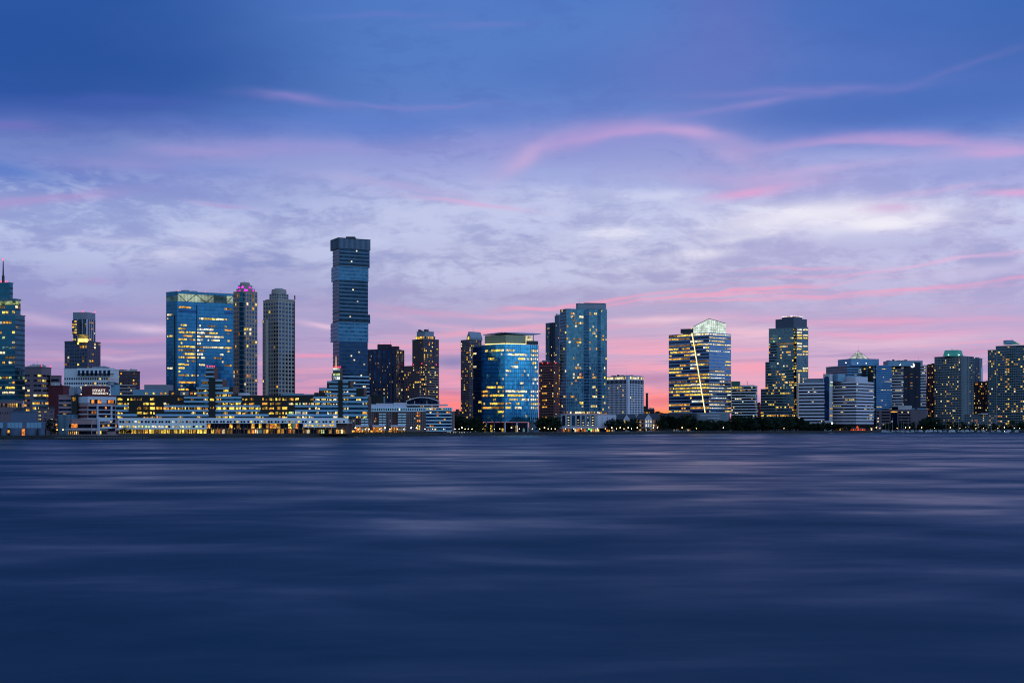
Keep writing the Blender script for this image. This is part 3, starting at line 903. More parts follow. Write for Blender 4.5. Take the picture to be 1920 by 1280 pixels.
# dark two-stage apartment tower with a glowing terrace
k1 = Block(121, 163, 188.5, 1560, 699 - 59)
b = Bld('apartment_tower', 'dark two stage apartment tower with a glowing yellow sky terrace', 'apartment tower', k1); b.clutter = False
SLB = surf('slate panel wall', (70, 76, 96), .6, var=.15)
b.shaft(k1, SLB, 'lower_shaft', .8)
k2 = Block(137, 163, 178.5, 1575, 585, 640)
b.shaft(k2, SLB, 'upper_shaft')
cap = Block(136.8, 163, 178.8, 1574.5, 585, 598)
b.shaft(cap, GREYM, 'crown')
bay = Block(135, 144, 150, 1571, 600, 626); b.shaft(bay, SLB, 'bay')
for fc in k1.faces: b.grid(fc, 9 if fc is k1.L else 6, 26, .66, .6, .2, 'home', WIN, clump=.3)
for fc in k2.faces: b.grid(fc, 6 if fc is k2.L else 4, 11, .6, .62, .07, 'home', WIN, z1=cap.z0)
b.grid(bay.L, 2, 5, .8, .55, .9, 'amber', WIN)
b.verts(k2.Rt, 4, .8, LAV, .5, z1=cap.z0); b.verts(k2.L, 3, .6, LAV, .4, z1=cap.z0)
ter = Block(146, 163, 166, 1556, 627, 641)
b.part(MB().prism(ter.poly, ter.z0, ter.z0 + 4.2), 'terrace_room', lamp('terrace glow', (255, 214, 120), 1.5, .4))
b.part(MB().prism(ter.inset(.8), ter.z0 + 4.2, ter.z1), 'terrace_screen', lamp('terrace soft glow', (220, 190, 110), .6, .5))
for px in (137, 141, 169): b.part(MB().ball((X(px, 1556), 1556, k1.z1 + 2), 1.0), 'terrace_lamp', LIT['y'])
b.beacon(X(155, 1574), 1574, cap.z1); b.beacon(X(178, 1580), 1580, cap.z1, .4)
b.done()

# white office with gridded windows
k = Block(120, 207, 223, 1420, 692, th=16)
b = Bld('white_office', 'white office block with rows of square dark windows behind the hotel', 'office block', k)
b.shaft(k, WHITE, 'wall', .8)
k2 = Block(144, 208, 216, 1416, 690, 700, th=16); b.shaft(k2, WHITE, 'attic')
b.grid(k2.L, 8, 1, .6, .8, 0, 'home', WIN, z0=k.z1 - 8, z1=k.z1 - .5)
b.grid(k.L, 20, 7, .62, .42, .05, 'home', WIN, z0=k.z1 - 8 - 7 * 4.9, z1=k.z1 - 8)
b.grid(k.Rt, 3, 7, .5, .2, .0, 'home', WIN, z0=k.z1 - 8 - 7 * 4.9, z1=k.z1 - 8)
b.part(MB().box(X(189, 1430), X(199, 1430), 1428, 1434, k.z1, k.z1 + 3.2), 'roof_plant', DKST)
b.mast(X(212, 1430), 1430, k.z1, k.z1 + 4, DKST, .15)
b.done()
k = Block(208, 224, 224.3, 1300, 722, depth=20)
b = Bld('plant_room_block', 'pale blue windowless block directly right of the red roofed hotel', 'building', k)
b.shaft(k, BLUEM, 'wall', .5)
b.part(MB().tube((X(208, 1298), 1298, Z(722, 1298)), (X(208, 1298), 1298, Z(715, 1298)), 3.2, n=16), 'tank', GREYM)
b.part(MB().box(X(133, 1299), X(145, 1299), 1299, 1310, GZ, Z(727, 1299)), 'stair_shaft', BLUEM)
b.done()
# brown apartment slab behind
k = Block(220, 262, 262.4, 1560, 697, depth=20)
b = Bld('brick_apartment_block', 'dark brown brick apartment slab between the white office and long black complex', 'apartment block', k)
b.shaft(k, BROWN, 'wall', .8)
b.grid(k.L, 9, 9, .62, .42, .16, 'home', WIN, z0=k.z1 - 36)
for j in range(4, 9): b.panel(k.L, 0, k.L.W * .8, k.z1 - 3.9 * j - .5, k.z1 - 3.9 * j + .4, PALE, .5, name='balcony')
b.part(MB().box(X(222, 1566), X(235, 1566), 1566, 1574, k.z1, k.z1 + 3), 'roof_plant', BROWN)
b.done()

# ================================================================== waterfront hotel
k = Block(145, 164.5, 217, 1106, 755, th=62)
b = Bld('hotel', 'hotel with maroon roof storey, pale framed bays and a glowing white rooftop sign', 'hotel', k); b.clutter = False
HM = surf('dusty rose concrete', (152, 124, 130), .8, var=.1)
HP = surf('pale blue precast', (188, 192, 208), .7, var=.08)
b.shaft(k, HM, 'tower')
r0 = Block(146, 166, 218.5, 1108, 740, 748, th=62); b.shaft(r0, MAROON, 'roof_storey')
r1 = Block(153, 172, 204, 1112, 723, 740, th=62); b.shaft(r1, MAROON, 'roof_house')
c0 = Block(144.5, 164.5, 218, 1105.5, 743, 755, th=62); b.shaft(c0, HP, 'cornice')
fR = k.Rt; fL = k.L
H = k.z1 - 5
for j in range(6):
    z = k.z1 - 3.4 - j * 3.75
    b.panel(fR, fR.W * .02, fR.W * .98, z - 2.0, z + .5, WINB, .12, name='window_band')
    b.panel(fR, fR.W * .0, fR.W * .98, z - 2.6, z - 2.05, HP if j % 2 == 0 else HM, 1.0, name='balcony')
    b.panel(fL, fL.W * .05, fL.W * .95, z - 1.6, z + .4, MAROON, .1, name='window_band')
    b.panel(fL, -.1, fL.W, z - 2.6, z - 2.1, HP, .6, name='balcony')
    for q in range(10):
        if random.random() < .22:
            a = fR.W * (.04 + .095 * q)
            b.panel(fR, a, a + fR.W * .06, z - 1.7, z + .3, LIT[random.choice('oorrd')], .16, lit=True)
f0 = c0.Rt
for a, w_ in ((.12, .1), (.34, .12), (.7, .1), (.82, .08)):
    b.panel(f0, f0.W * a, f0.W * (a + w_), k.z1 - .2, k.z1 + 2.6, LIT['r'], .3, lit=True)
b.panel(f0, f0.W * .08, f0.W * .46, k.z1 - .4, k.z1 + 2.9, WINB, .2, name='window_band')
b.panel(f0, f0.W * .66, f0.W * .96, k.z1 - .4, k.z1 + 2.9, WINB, .2, name='window_band')
# pale frame standing in front of the bays
fr = MB()
for a in (.30, .80): fr.fbox(fR, fR.W * a, fR.W * a + .9, GZ + 13, k.z1 - 1.5, .2, 2.0)
for z in (k.z1 - 2.4, k.z1 - 9.6, k.z1 - 13.4, k.z1 - 17, k.z1 - 20.8): fr.fbox(fR, fR.W * .30 + .9, fR.W * .80, z, z + .8, .3, 1.9)
b.part(fr, 'bay_frame', HP)
pod = Block(104, 172, 222, 1098, 786, th=35); b.shaft(pod, HM, 'podium', .5)
for fc in pod.faces:
    b.panel(fc, .5, fc.W - .5, pod.z0 + 6.2, pod.z0 + 9.2, WINB, .15, name='window_band')
    b.panel(fc, .5, fc.W - .5, pod.z0 + .8, pod.z0 + 3.6, WINB, .15, name='window_band')
    b.panel(fc, -.2, fc.W + .2, pod.z0 + 4.4, pod.z0 + 5.2, HP, .6, name='balcony')
fL, fR2 = pod.L, pod.Rt
for a0, a1 in ((.0, .22), (.44, .62)):
    n_ = 8
    for q in range(n_):
        a = fL.W * (a0 + (a1 - a0) * q / n_); b.panel(fL, a + .15, a + fL.W * (a1 - a0) / n_ - .15, pod.z0 + 6.4, pod.z0 + 9.6, LIT[random.choice('rro')], .2, lit=True)
for q in range(12):
    b.panel(fL, fL.W * (.02 + q * .055), fL.W * (.05 + q * .055), pod.z0 + .8, pod.z0 + 3.2, LIT[random.choice('wwrdy')], .2, lit=True)
for q in range(8):
    a = fR2.W * (.05 + q * .115)
    if random.random() < .6: b.panel(fR2, a, a + fR2.W * .06, pod.z0 + random.choice((.9, 6.4)), pod.z0 + random.choice((3.4, 8.8)), LIT[random.choice('oydw')], .2, lit=True)
fr = MB(); fb = fR2
for a in (.18, .74): fr.fbox(fb, fb.W * a, fb.W * a + .9, GZ, GZ + 15.5, .3, 2.6)
for z in (GZ + 5.6, GZ + 11.8): fr.fbox(fb, fb.W * .18 + .9, fb.W * .74, z, z + (1.0 if z < 12 else 3.2), .4, 2.5)
b.part(fr, 'bay_frame', HP)
wg = Block(110, 134, 146, 1116, 741, th=25); b.shaft(wg, HM, 'wing', .5)
wg2 = Block(134, 145, 147, 1114, 738, 790); b.shaft(wg2, BLACKP, 'stair_shaft')
b.panel(wg2.L, 1, wg2.L.W * .7, wg2.z1 - 6, wg2.z1 - 3, LIT['o'], .15, lit=True)
for j in range(6):
    z = wg.z1 - 3 - j * 3.8
    for fc in wg.faces:
        b.panel(fc, .2, fc.W - .2, z - 2.4, z - .6, WIN, .12, name='window_band')
    if j in (1, 3, 4): b.panel(wg.L, wg.L.W * .35, wg.L.W * .62, z - 2.2, z - .8, LIT['d'], .2, lit=True)
ter = Block(108, 134, 146, 1104, 778, th=30); b.shaft(ter, BLUEM, 'terrace_block', .5)
b.verts(ter.L, 12, .3, DKST, .2)
b.part(MB().box(X(128, 1110), X(137, 1110), 1112, 1120, wg.z1, Z(727, 1112)), 'roof_house', GREYM)
for q in range(7):
    px = 152 + q * 9
    b.part(MB().ball((X(px, 1112), 1112, r1.z1 + .6 if 153 < px < 203 else r0.z1 + .6), .55), 'roof_lamp', LIT['o' if q % 3 else 'w'])
def lettering(parent, text, x, y, z, size, m, name='lettering', ang=0.0, ext=.15, align='LEFT', bold=.02):
    c = bpy.data.curves.new(name, 'FONT'); c.body = text; c.size = size; c.extrude = ext; c.offset = bold; c.align_x = align
    o = bpy.data.objects.new(name, c); COL.objects.link(o)
    o.rotation_euler = (R(90), 0, ang); o.location = (x, y, z)
    bpy.context.view_layer.update()
    dg = bpy.context.evaluated_depsgraph_get()
    me = bpy.data.meshes.new_from_object(o.evaluated_get(dg))
    w = max((v.co.x for v in me.vertices), default=0) - min((v.co.x for v in me.vertices), default=0)
    bpy.data.objects.remove(o); bpy.data.curves.remove(c)
    me.materials.clear(); me.materials.append(m)
    q = bpy.data.objects.new(name, me); COL.objects.link(q)
    q.rotation_euler = (R(90), 0, ang)
    q.location = (x, y, z)
    if parent: q.parent = parent; q.location = Vector((x, y, z)) - parent.location
    return q, w
fc = r1.Rt
ang = math.atan2(fc.u[1], fc.u[0])
SIGN = lamp('lit sign letters', (255, 250, 240), 0.95, 0)
c = fc.at(fc.W * .03, .4)
sb = b.part(MB().fbox(fc, fc.W * .01, fc.W * .96, Z(739.4, 1112), Z(727.5, 1112), .05, .2), 'rooftop_sign', MAROON)
q, w_ = lettering(b.e, 'HYATT', c[0], c[1], Z(733.6, 1112), 3.0, SIGN, ang=ang, bold=.03)
q.scale[0] = fc.W * .74 / w_; q.parent = sb
q, w_ = lettering(b.e, 'REGENCY', c[0], c[1], Z(738.8, 1112), 2.5, SIGN, ang=ang, bold=.03)
q.scale[0] = fc.W * .92 / w_; q.parent = sb
b.done()

# ================================================================== long black and blue office complex on the wharf
HYD = 1290.0
def hz(py): return Z(py, HYD)
def hx(px): return X(px, HYD)
k = Block(217, 590, 590.4, HYD, 741, 783.5, depth=45)
class Flat:
    pass
b = Bld('wharf_office_complex', 'long black office complex with stepped pale blue bands above a white gallery on the water', 'office complex', k); b.clutter = False
def fr(px0, px1, d=0.0):
    """a frontage of the complex between two columns, d metres forward of the black wall"""
    return Face((hx(px0), HYD - d), (hx(px1), HYD - d), 0, 0)
D = HYD + 45
def mass(px0, px1, top, bot, m, name, d=0.0, back=40):
    return b.part(MB().box(hx(px0), hx(px1), HYD - d, HYD + back, hz(bot), hz(top)), name, m)
mass(217.5, 592, 741, 783.5, BLACKP, 'wall')
PB = surf('pale blue spandrel panels', (128, 166, 192), .45, .2, var=.08, scale=.2)
PG = surf('white gallery panels', (228, 228, 236), .6, var=.06)
floors = [(746.0, 750.5), (754.5, 758.5), (762.5, 767.5), (771.5, 776), (780, 783.2)]   # window rows
def wrow(px0, px1, r, lit, pal, seg=8.2, d=.3, dark=None):
    f = fr(px0, px1)
    n_ = max(1, round((px1 - px0) / 12.5)); sw = f.W / n_
    for i in range(n_):
        a0, a1 = i * sw + sw * .12, (i + 1) * sw - sw * .12
        z0, z1 = hz(r[1]), hz(r[0])
        if random.random() < lit:
            m = LIT[random.choice(PAL[pal])]
            if random.random() < .8:
                kk = random.randint(3, 4)
                for q in range(kk):
                    if random.random() < .88: b.panel(f, a0 + (a1 - a0) * q / kk + .1, a0 + (a1 - a0) * (q + 1) / kk - .1, z0, z1 - random.choice((0, 0, .5, 1.1)), m if random.random() < .6 else LIT[random.choice(PAL[pal] + 'ddd')], d, lit=True)
            else: b.panel(f, a0, a1, z0, z1, m, d, lit=True)
        elif dark: b.panel(f, a0, a1, z0, z1, dark, d)
# left pylon: pale blue bands step out either side of a black stair core
def pylon(core0, core1, tiers):
    for (l0, r0, y0, y1) in tiers:
        for (p, q) in ((l0, core0), (core1, r0)):
            if q - p > 2:
                f = fr(p, q); b.panel(f, 0, f.W, hz(y1), hz(y0), PB, .45, name='spandrel')
rowsL = [(218, 241, 758.5, 762.5), (218, 241, 767.5, 771.5), (218, 257, 775.8, 779.8)]
for p, q, y0, y1 in rowsL:
    f = fr(p, q); b.panel(f, 0, f.W, hz(y1), hz(y0), PB, .45, name='spandrel')
mass(345, 453, 742, 783.4, BLACKP, 'glass_bay', .15, 30)
mass(368, 437, 725.5, 742, BLACKP, 'upper_bay', .12, 26)
mass(378, 417, 711, 725.5, BLACKP, 'upper_bay', .1, 22)
pylon(392, 404, [(377, 417, 711, 715), (377, 417, 720, 724), (368, 430, 725.5, 729.5), (368, 437, 734.5, 738.5),
                 (345, 453, 743, 747), (345, 453, 750.7, 754.5), (308, 488, 759.3, 763), (308, 488, 767.7, 771.6), (292, 504, 776, 780)])
mass(392, 404, 709, 783.4, BLACKP, 'stair_core', 1.2, 30)
mass(386.5, 401, 688, 709, BLACKP, 'stair_head', .8, 18)
for y in (688, 695.5, 704):
    f = fr(386, 401.5); b.panel(f, 0, f.W, hz(y + 3.4), hz(y), PB, 1.0, name='spandrel')
for px in (387, 392, 396, 400): b.beacon(hx(px), HYD + 4, hz(688) + .3, .5)
# right pylon
mass(598, 690, 742, 783.3, BLACKP, 'glass_bay', .15, 30)
mass(598, 682, 727, 742, BLACKP, 'upper_bay', .12, 26)
mass(613, 657, 714, 727, BLACKP, 'upper_bay', .1, 22)
pylon(634.5, 642.5, [(613, 653, 714, 717.5), (617, 653, 722, 725.5), (598, 668, 728, 732), (610, 668, 736, 740),
                     (588, 690, 743, 747), (588, 690, 751, 754.8), (553, 690, 759.3, 763), (553, 690, 768, 771.6), (538, 690, 776, 780)])
mass(634.5, 642.5, 713, 783.2, BLACKP, 'stair_core', 1.2, 30)
mass(624.5, 638, 690, 714, BLACKP, 'stair_head', .8, 18)
f = fr(624.5, 638, .8)
for y0, y1, m in ((690, 693, 'c'), (699.5, 704, 'g'), (706, 711, 'c')):
    b.panel(f, .2, f.W - .2, hz(y1), hz(y0), LIT[m], .2, lit=True, name='lit_floor')
for y in (694, 704.5, 711.5): b.panel(f, 0, f.W, hz(y + 1.6), hz(y), PB, .4, name='spandrel')
b.part(MB().tube((hx(628.5), HYD + 6, hz(690)), (hx(628.5), HYD + 6, hz(667)), .5, .25), 'mast', lamp('lit orange mast', (255, 190, 130), 1.3, 0))
for px in (626, 633, 637): b.beacon(hx(px), HYD + 3, hz(689), .5)
# windows
for i, r in enumerate(floors):
    wrow(219, 292, r, (.75, .6, .9, .75, .8)[i], 'amber')
    wrow(292, 345, r, (.1, .06, .95, .12, .5)[i], 'amber' if i == 2 else 'brick')
    wrow(345, 391, r, (.45, .2, .95, .15, .35)[i], 'office', dark=G_TEAL)
    wrow(404, 453, r, (.85, .85, .8, .35, .45)[i], 'amber', dark=G_TEAL)
    wrow(453, 540, r, (.6, .5, .85, .75, .5)[i], 'amber')
    wrow(540, 590, r, (.7, .85, .7, .6, .5)[i], 'mix')
    wrow(590, 634, r, (.85, 1, .5, .6, .7)[i], 'white', dark=G_TEAL)
    wrow(643, 690, r, (.5, .1, .4, .5, .6)[i], 'mix', dark=G_TEAL)
for (p, q, y0, y1, l) in ((369, 391, 730, 734, .8), (405, 430, 730, 734, .3), (369, 391, 738.7, 742.6, .9), (405, 437, 738.7, 742.6, .9), (378, 391, 715.3, 719.5, .9), (600, 633, 732.5, 735.5, .5), (643, 666, 732.5, 735.5, .4), (612, 633, 740.3, 743, .9), (643, 666, 740.3, 743, .8), (617, 633, 718, 721.5, .6), (393, 403, 747, 751, 1), (393, 403, 762, 766, .9)):
    wrow(p, q, (y0, y1), l, 'mix' if p > 590 else 'amber', d=.3 if not 392 < p < 403 else 1.35)
# roof plant
for p, q, y0, m in ((241, 300, 729, BLUEM), (262, 308, 720, GREYM), (300, 352, 731, DKST), (440, 456, 735.5, WHITE), (524, 560, 736.5, BLUEM), (560, 585, 738, GREYM), (585, 592, 735, DKST), (330, 346, 733, GREYM)):
    b.part(MB().box(hx(p), hx(q), HYD + 14 + random.random() * 6, HYD + 34, hz(741.2), hz(y0)), 'roof_plant', m)
f = Face((hx(258), HYD + 13.9), (hx(372), HYD + 13.9), 0, 0)
for q in range(16):
    if random.random() < .6: b.panel(f, f.W * q / 16, f.W * (q + .55) / 16, hz(738.8), hz(735), LIT[random.choice('ooyywr')], .2, lit=True)
# white gallery over the water with paired square windows
f = Face((hx(221), HYD - 14), (hx(650), HYD - 14), 0, 0)
HG = HYD - 14
gz = lambda py: Z(py, HG)
gx = lambda px: X(px, HG)
b.part(MB().box(gx(221), gx(650), HG, HYD + 30, gz(793.5), gz(783.2)), 'gallery', PG)
b.part(MB().box(gx(221), gx(387), HG, HYD + 30, gz(804.3), gz(793.502)), 'gallery', PG)
b.part(MB().box(gx(568), gx(630), HG, HYD + 30, gz(801), gz(793.502)), 'gallery', PG)
gf = lambda a, c: Face((gx(a), HG), (gx(c), HG), 0, 0)
px = 224.0; i = 0
while px < 648:
    f = gf(px, px + 3.6)
    l = .75 if px < 262 else (.5 if 300 < px < 350 else (.1 if px < 445 else .35))
    on = random.random() < l
    b.panel(f, 0, f.W, gz(792.3), gz(788.6), LIT[random.choice('yycdt')] if on else WINB, .12, lit=on)
    if px < 384:
        on = random.random() < .9
        b.panel(f, 0, f.W, gz(801.2), gz(797.6), LIT[random.choice('cgyw')] if on else WINB, .12, lit=on)
    elif 570 < px < 626:
        b.panel(f, 0, f.W, gz(799), gz(795.6), LIT[random.choice('yyog')], .12, lit=True)
    i += 1
    px += 5.2 if i % 2 else (7.6 if px > 262 else 6.5)
b.part(MB().box(gx(222), gx(650), HG + 3, HYD + 28, GZ, gz(793.6)), 'arcade_wall', BROWN)
f = Face((gx(222), HG + 3), (gx(650), HG + 3), 0, 0)
for q in range(62):
    a0 = f.W * q / 62; a1 = f.W * (q + .78) / 62; pq = 222 + 428 * q / 62
    two = 387 < pq < 568
    on = random.random() < (.95 if pq < 387 else .62)
    m = LIT[random.choice('yyoyd' if pq < 387 else 'roywgdtd')] if on else WINB
    b.panel(f, a0, a1, GZ + .6, GZ + (4.4 if not two else 4.6), m, .15, lit=on)
    if two:
        on = random.random() < .6
        b.panel(f, a0, a1, GZ + 5.6, GZ + 10.0, LIT[random.choice('oyyrdt')] if on else WINB, .15, lit=on)
cl = MB()
for q in range(38):
    x = gx(222 + q * 428 / 38); b.part(MB().box(x - .35, x + .35, HG + .3, HG + 1.0, GZ, gz(804.4) if q < 15 else gz(801.1)), 'column', BROWN)
for q in range(40):
    px = 225 + q * 10.7
    b.part(MB().ball((gx(px), HG + 1.5, GZ + (6.1 if px < 387 else 5.4)), .34, 6, 4), 'arcade_lamp', LIT['y'])
b.done()

# ================================================================== big blue glass office with a lit truss storey
k = Block(311.5, 332.5, 437.5, 1500, 547, th=52, th2=14)
b = Bld('glass_office_tower', 'wide blue glass office tower with diagonal trusses across its glowing top storey', 'office tower', k)
b.shaft(k, G_BLUE, 'tower_shaft')
w2 = Block(311.2, 322, 330, 1502, 655, th=30)
fl, frt = k.L, k.Rt
zt = Z(565.5, 1500)
LT = lamp('lit truss storey', (206, 226, 200), .5, .72, scale=(.06, .06, .12))
LT2 = lamp('faintly lit truss storey', (96, 140, 160), .28, .5, scale=(.06, .06, .12))
b.panel(frt, .5, frt.W * .64, zt + .6, k.z1 - 2.0, LT, .12, name='lit_floor', lit=True)
b.panel(frt, frt.W * .64, frt.W * .88, zt + .6, k.z1 - 2.0, LT2, .12, name='lit_floor', lit=True)
b.panel(frt, frt.W * .88, frt.W - .4, zt + .6, k.z1 - 2.0, LT, .12, name='lit_floor', lit=True)
b.panel(fl, .5, fl.W - .5, zt + 1, k.z1 - 4.0, LT2, .12, name='lit_floor', lit=True)
tr = MB()
for a0, z0, a1, z1 in ((0, k.z1 - 2, .16, zt), (.16, zt, .33, k.z1 - 2), (.33, k.z1 - 2, .5, zt), (.5, zt, .66, k.z1 - 2), (.86, zt, .99, k.z1 - 2)):
    diag(tr, frt, frt.W * a0, z0, frt.W * a1, z1, .7, .2, .6)
b.part(tr, 'truss', DKST)
for i in range(40): b.panel(frt, frt.W * i / 40, frt.W * i / 40 + .25, zt, k.z1 - 1.2, DKST, .3, name='mullion')
b.slab(k.inset(-.35), k.z1 + .002, k.z1 + .9, BLUEM, 'parapet')
nf = 26; zb = Z(740, 1500)
ch = (zt - zb) / nf
for fc in k.faces: b.lines(fc, nf, .5, G_DEEP, .1, z0=zb, z1=zt)
b.panel(frt, frt.W * .335, frt.W * .335 + .9, zb, zt - 3, BLACKP, .5, name='mullion')
b.panel(fl, fl.W * .72, fl.W * .80, zb - 40, Z(590, 1500), BLACKP, .4, name='recess')
b.panel(frt, frt.W * .02, frt.W * .33, zt - ch * 3, zt - ch * 2.2, G_NAVY, .16, name='louvre_band')
b.panel(frt, frt.W * .84, frt.W * .99, zt - ch * 3, zt - ch * 2.2, G_NAVY, .16, name='louvre_band')
def rowfac(lo, hi, fc, probs, pal, y):
    sec = fc.sub(lo, hi)
    n_ = max(2, int(sec.W / 2.4)); i = 0
    while i < n_:
        L = max(1, int(random.expovariate(1 / 3.2))); L = min(L, n_ - i)
        if random.random() < probs:
            b.panel(sec, sec.W * i / n_ + .1, sec.W * (i + L) / n_ - .35, y + ch * .28, y + ch * .78, LIT[random.choice(PAL[pal])], .14, lit=True)
        i += L
for j in range(nf):
    y = zt - (j + 1) * ch
    A = (0, .7, 0, .02, .35, 0, .5, .5, .85, .8, .5, .55, .9, .7, .5, .5, .35, .6, .55, .5, .55, .5, .5, .4, .3, .3)[j]
    Bm = (0, .75, .05, .02, .8, 0, .45, .3, .85, .8, .75, .3, .95, .55, .45, .4, .3, .3, .3, .3, .3, .3, .25, .2, .2, .2)[j]
    rowfac(.02, .32, frt, A, 'amber', y); rowfac(.345, .83, frt, Bm, 'white', y); rowfac(.84, .98, frt, A * .7, 'amber', y)
    if j in (3, 4, 9, 13, 18): rowfac(.1, .6, fl, .35, 'white', y)
for x_, f_ in ((.5, frt), (.02, frt)): p = f_.at(f_.W * x_, -1); b.beacon(p[0], p[1], k.z1 + .9, .4)
b.done()

# twin stone towers
def stone_tower(px, name, label, wallm, litL, litR, magenta):
    pl, pc, pr, Y, top = px
    k = Block(pl, pc, pr, Y, top)
    b = Bld('stone_tower', label, 'tower', k); b.clutter = False
    b.shaft(k, wallm, 'shaft', .6)
    nf = 29
    for fc, l, n_ in ((k.L, litL, 6), (k.Rt, litR, 5)):
        b.grid(fc, n_, nf, .58, .55, l, 'home', WIN, z0=GZ + 20, z1=k.z1 - 2, clump=.2)
    b.verts(k.Rt, 5, .8, PALE, .3, z0=GZ + 20, name='pilaster')
    return b, k
k_ = (437.5, 456, 482.5, 1580, 546)
b, k = stone_tower(k_, 'a', 'tan stone tower with a stepped crown lit magenta', surf('warm grey stone', (172, 138, 118), .8, var=.12), .12, .2, True)
bayS = Block(449, 455.5, 458.5, 1577, 548); b.shaft(bayS, G_TEAL, 'glazed_bay')
b.lines(bayS.L, 29, .5, TAN, .15); b.lines(bayS.Rt, 29, .5, TAN, .15)
MAG = lamp('magenta floodlight', (255, 40, 235), 2.6, .5)
s1 = Block(443, 457, 478, 1584, 540, 546); s2 = Block(446, 457, 473, 1588, 534, 540); s3 = Block(449.5, 458, 469, 1592, 529, 534)
for s_ in (s1, s2): b.shaft(s_, TAN, 'crown')
b.part(MB().tube((s3.ctr[0], s3.ctr[1], s3.z0), (s3.ctr[0], s3.ctr[1], s3.z1), 6.5, 5.6, 14), 'dome', TAN)
for s_, y in ((s1, .15), (s2, .1)):
    for fc in s_.faces:
        for q in range(5):
            if random.random() < .7: b.panel(fc, fc.W * (.04 + .19 * q), fc.W * (.16 + .19 * q), s_.z0 + .4, s_.z0 + random.choice((1.6, 2.6)), MAG, .25, name='floodlight', lit=True)
b.mast(s3.ctr[0], s3.ctr[1], s3.z1, s3.z1 + 3, DKST, .3)
b.done()
b, k = stone_tower((493.5, 522, 552.5, 1620, 562), 'b', 'pale grey stone tower with dark windows and a rounded drum on top', surf('cool grey stone', (162, 146, 136), .8, var=.1), .01, .01, False)
b.slab([tuple(p) for p in Block(497.5, 521, 551, 1622, 560, 562).poly], k.z1 + .7, k.z1 + 2, TAN, 'cornice')
s1 = Block(505, 523, 541, 1630, 550, 560); s2 = Block(508, 523, 538, 1632, 546, 550)
b.shaft(s1, TAN, 'crown')
b.grid(s1.Rt, 4, 2, .5, .5, .05, 'home', WIN); b.grid(s1.L, 4, 2, .5, .5, 0, 'home', WIN)
c = s2.ctr
b.part(MB().tube((c[0], c[1], s1.z1), (c[0], c[1], Z(543, 1640)), 9.5, 9.0, 20).tube((c[0], c[1], Z(543, 1640)), (c[0], c[1], Z(540.5, 1640)), 7.2, 4.5, 20), 'dome', TAN)
lo = Block(492.3, 498, 503, 1616, 599, th=60); b.shaft(lo, surf('cool grey stone', (162, 146, 136)), 'side_wing')
b.grid(lo.L, 2, 26, .5, .5, .02, 'home', WIN, z0=GZ + 20)
e = k.B
b.part(MB().tube((e[0] + .3, e[1] - 1, GZ + 20), (e[0] + .3, e[1] - 1, Z(562, e[1])), .35).tube((e[0] + .3, e[1] - 1, Z(562, e[1])), (e[0] + .3, e[1] - 1, Z(554, e[1])), .8), 'antenna', surf('red mast paint', (150, 60, 70), .6))
b.done()

# ================================================================== tall shifted-box tower
secs = [  # left, corner, right, top, bottom, glass, band
 (620, 634.5, 694.3, 446, 465, 'cap'), (624, 636, 693, 465, 499, 'd'), (621.3, 634.5, 690.8, 498, 525, 'l'), (623.8, 636, 690, 524, 588, 'd'),
 (623.8, 636, 694, 587.5, 604.5, 'd'), (620, 634, 690.5, 604, 639.5, 'l'), (624.3, 636, 689.5, 639, 700, 'n'), (622, 635, 692.5, 699, 770, 'w')]
YB = 1500
k0 = Block(624, 636, 692, YB, 446)
b = Bld('skyscraper', 'tallest tower, dark glass stacked in slightly shifted boxes with horizontal lines', 'skyscraper', k0); b.clutter = False
G_L = glass('pale banded glass', (48, 88, 116), panel=(3, 3, 3.2), var=.3); G_D = glass('dark banded glass', (24, 45, 64), panel=(3, 3, 3.2), var=.32); G_N = glass('very dark glass', (34, 56, 84), panel=(3, 3, 3.2))
for (pl, pc, pr, t, bt, kd) in secs:
    k = Block(pl, pc, pr, YB, t, bt, th=70)
    gm_ = {'cap': surf('bronze blue screen', (104, 124, 150), .5, .3, var=.12, scale=.5, stretch=(3, 3, .2)), 'd': G_D, 'l': G_L, 'n': G_N, 'w': G_D}[kd]
    b.part(MB().prism(k.poly, k.z0 + .02, k.z1 - .02), 'crown' if kd == 'cap' else 'stacked_box', gm_)
    if kd == 'cap':
        for fc in k.faces: b.verts(fc, 26 if fc is k.Rt else 9, .3, DKST, .4, name='fin')
        b.slab(k.inset(-.4), k.z1, k.z1 + .5, DKST, 'parapet')
        b.slab(k.inset(-.3), k.z0 - .4, k.z0 + .2, BLACKP, 'ledge')
        b.part(MB().box(X(646, YB), X(663, YB), YB + 12, YB + 24, k.z1, k.z1 + 3.2), 'roof_plant', DKST)
        continue
    nf = max(2, round((k.z1 - k.z0) / 4.4))
    lm = {'d': surf('slate floor edge', (90, 116, 140), .5, .2), 'l': surf('pale floor edge', (104, 138, 164), .5, .2), 'n': surf('dark floor edge', (60, 78, 98), .5, .2), 'w': surf('white floor edge', (150, 170, 190), .5, .2)}[kd]
    for fc in k.faces:
        b.lines(fc, nf, 1.35 if kd != 'n' else .8, lm, .35)
        if kd == 'd': b.panel(fc, -.1, fc.W + .1, k.z0 + .1, k.z0 + 2.4, BLACKP, .2, name='ledge')
    for q in range({'d': 2, 'n': 4, 'w': 7, 'l': 0}[kd]):
        fc = k.Rt; a = fc.W * random.uniform(.25, .95); z = k.z0 + (random.randrange(1, nf)) * (k.z1 - k.z0) / nf
        b.panel(fc, a, a + 1.7, z + 1.1, z + 2.8, LIT['w'], .2, lit=True)
b.done()

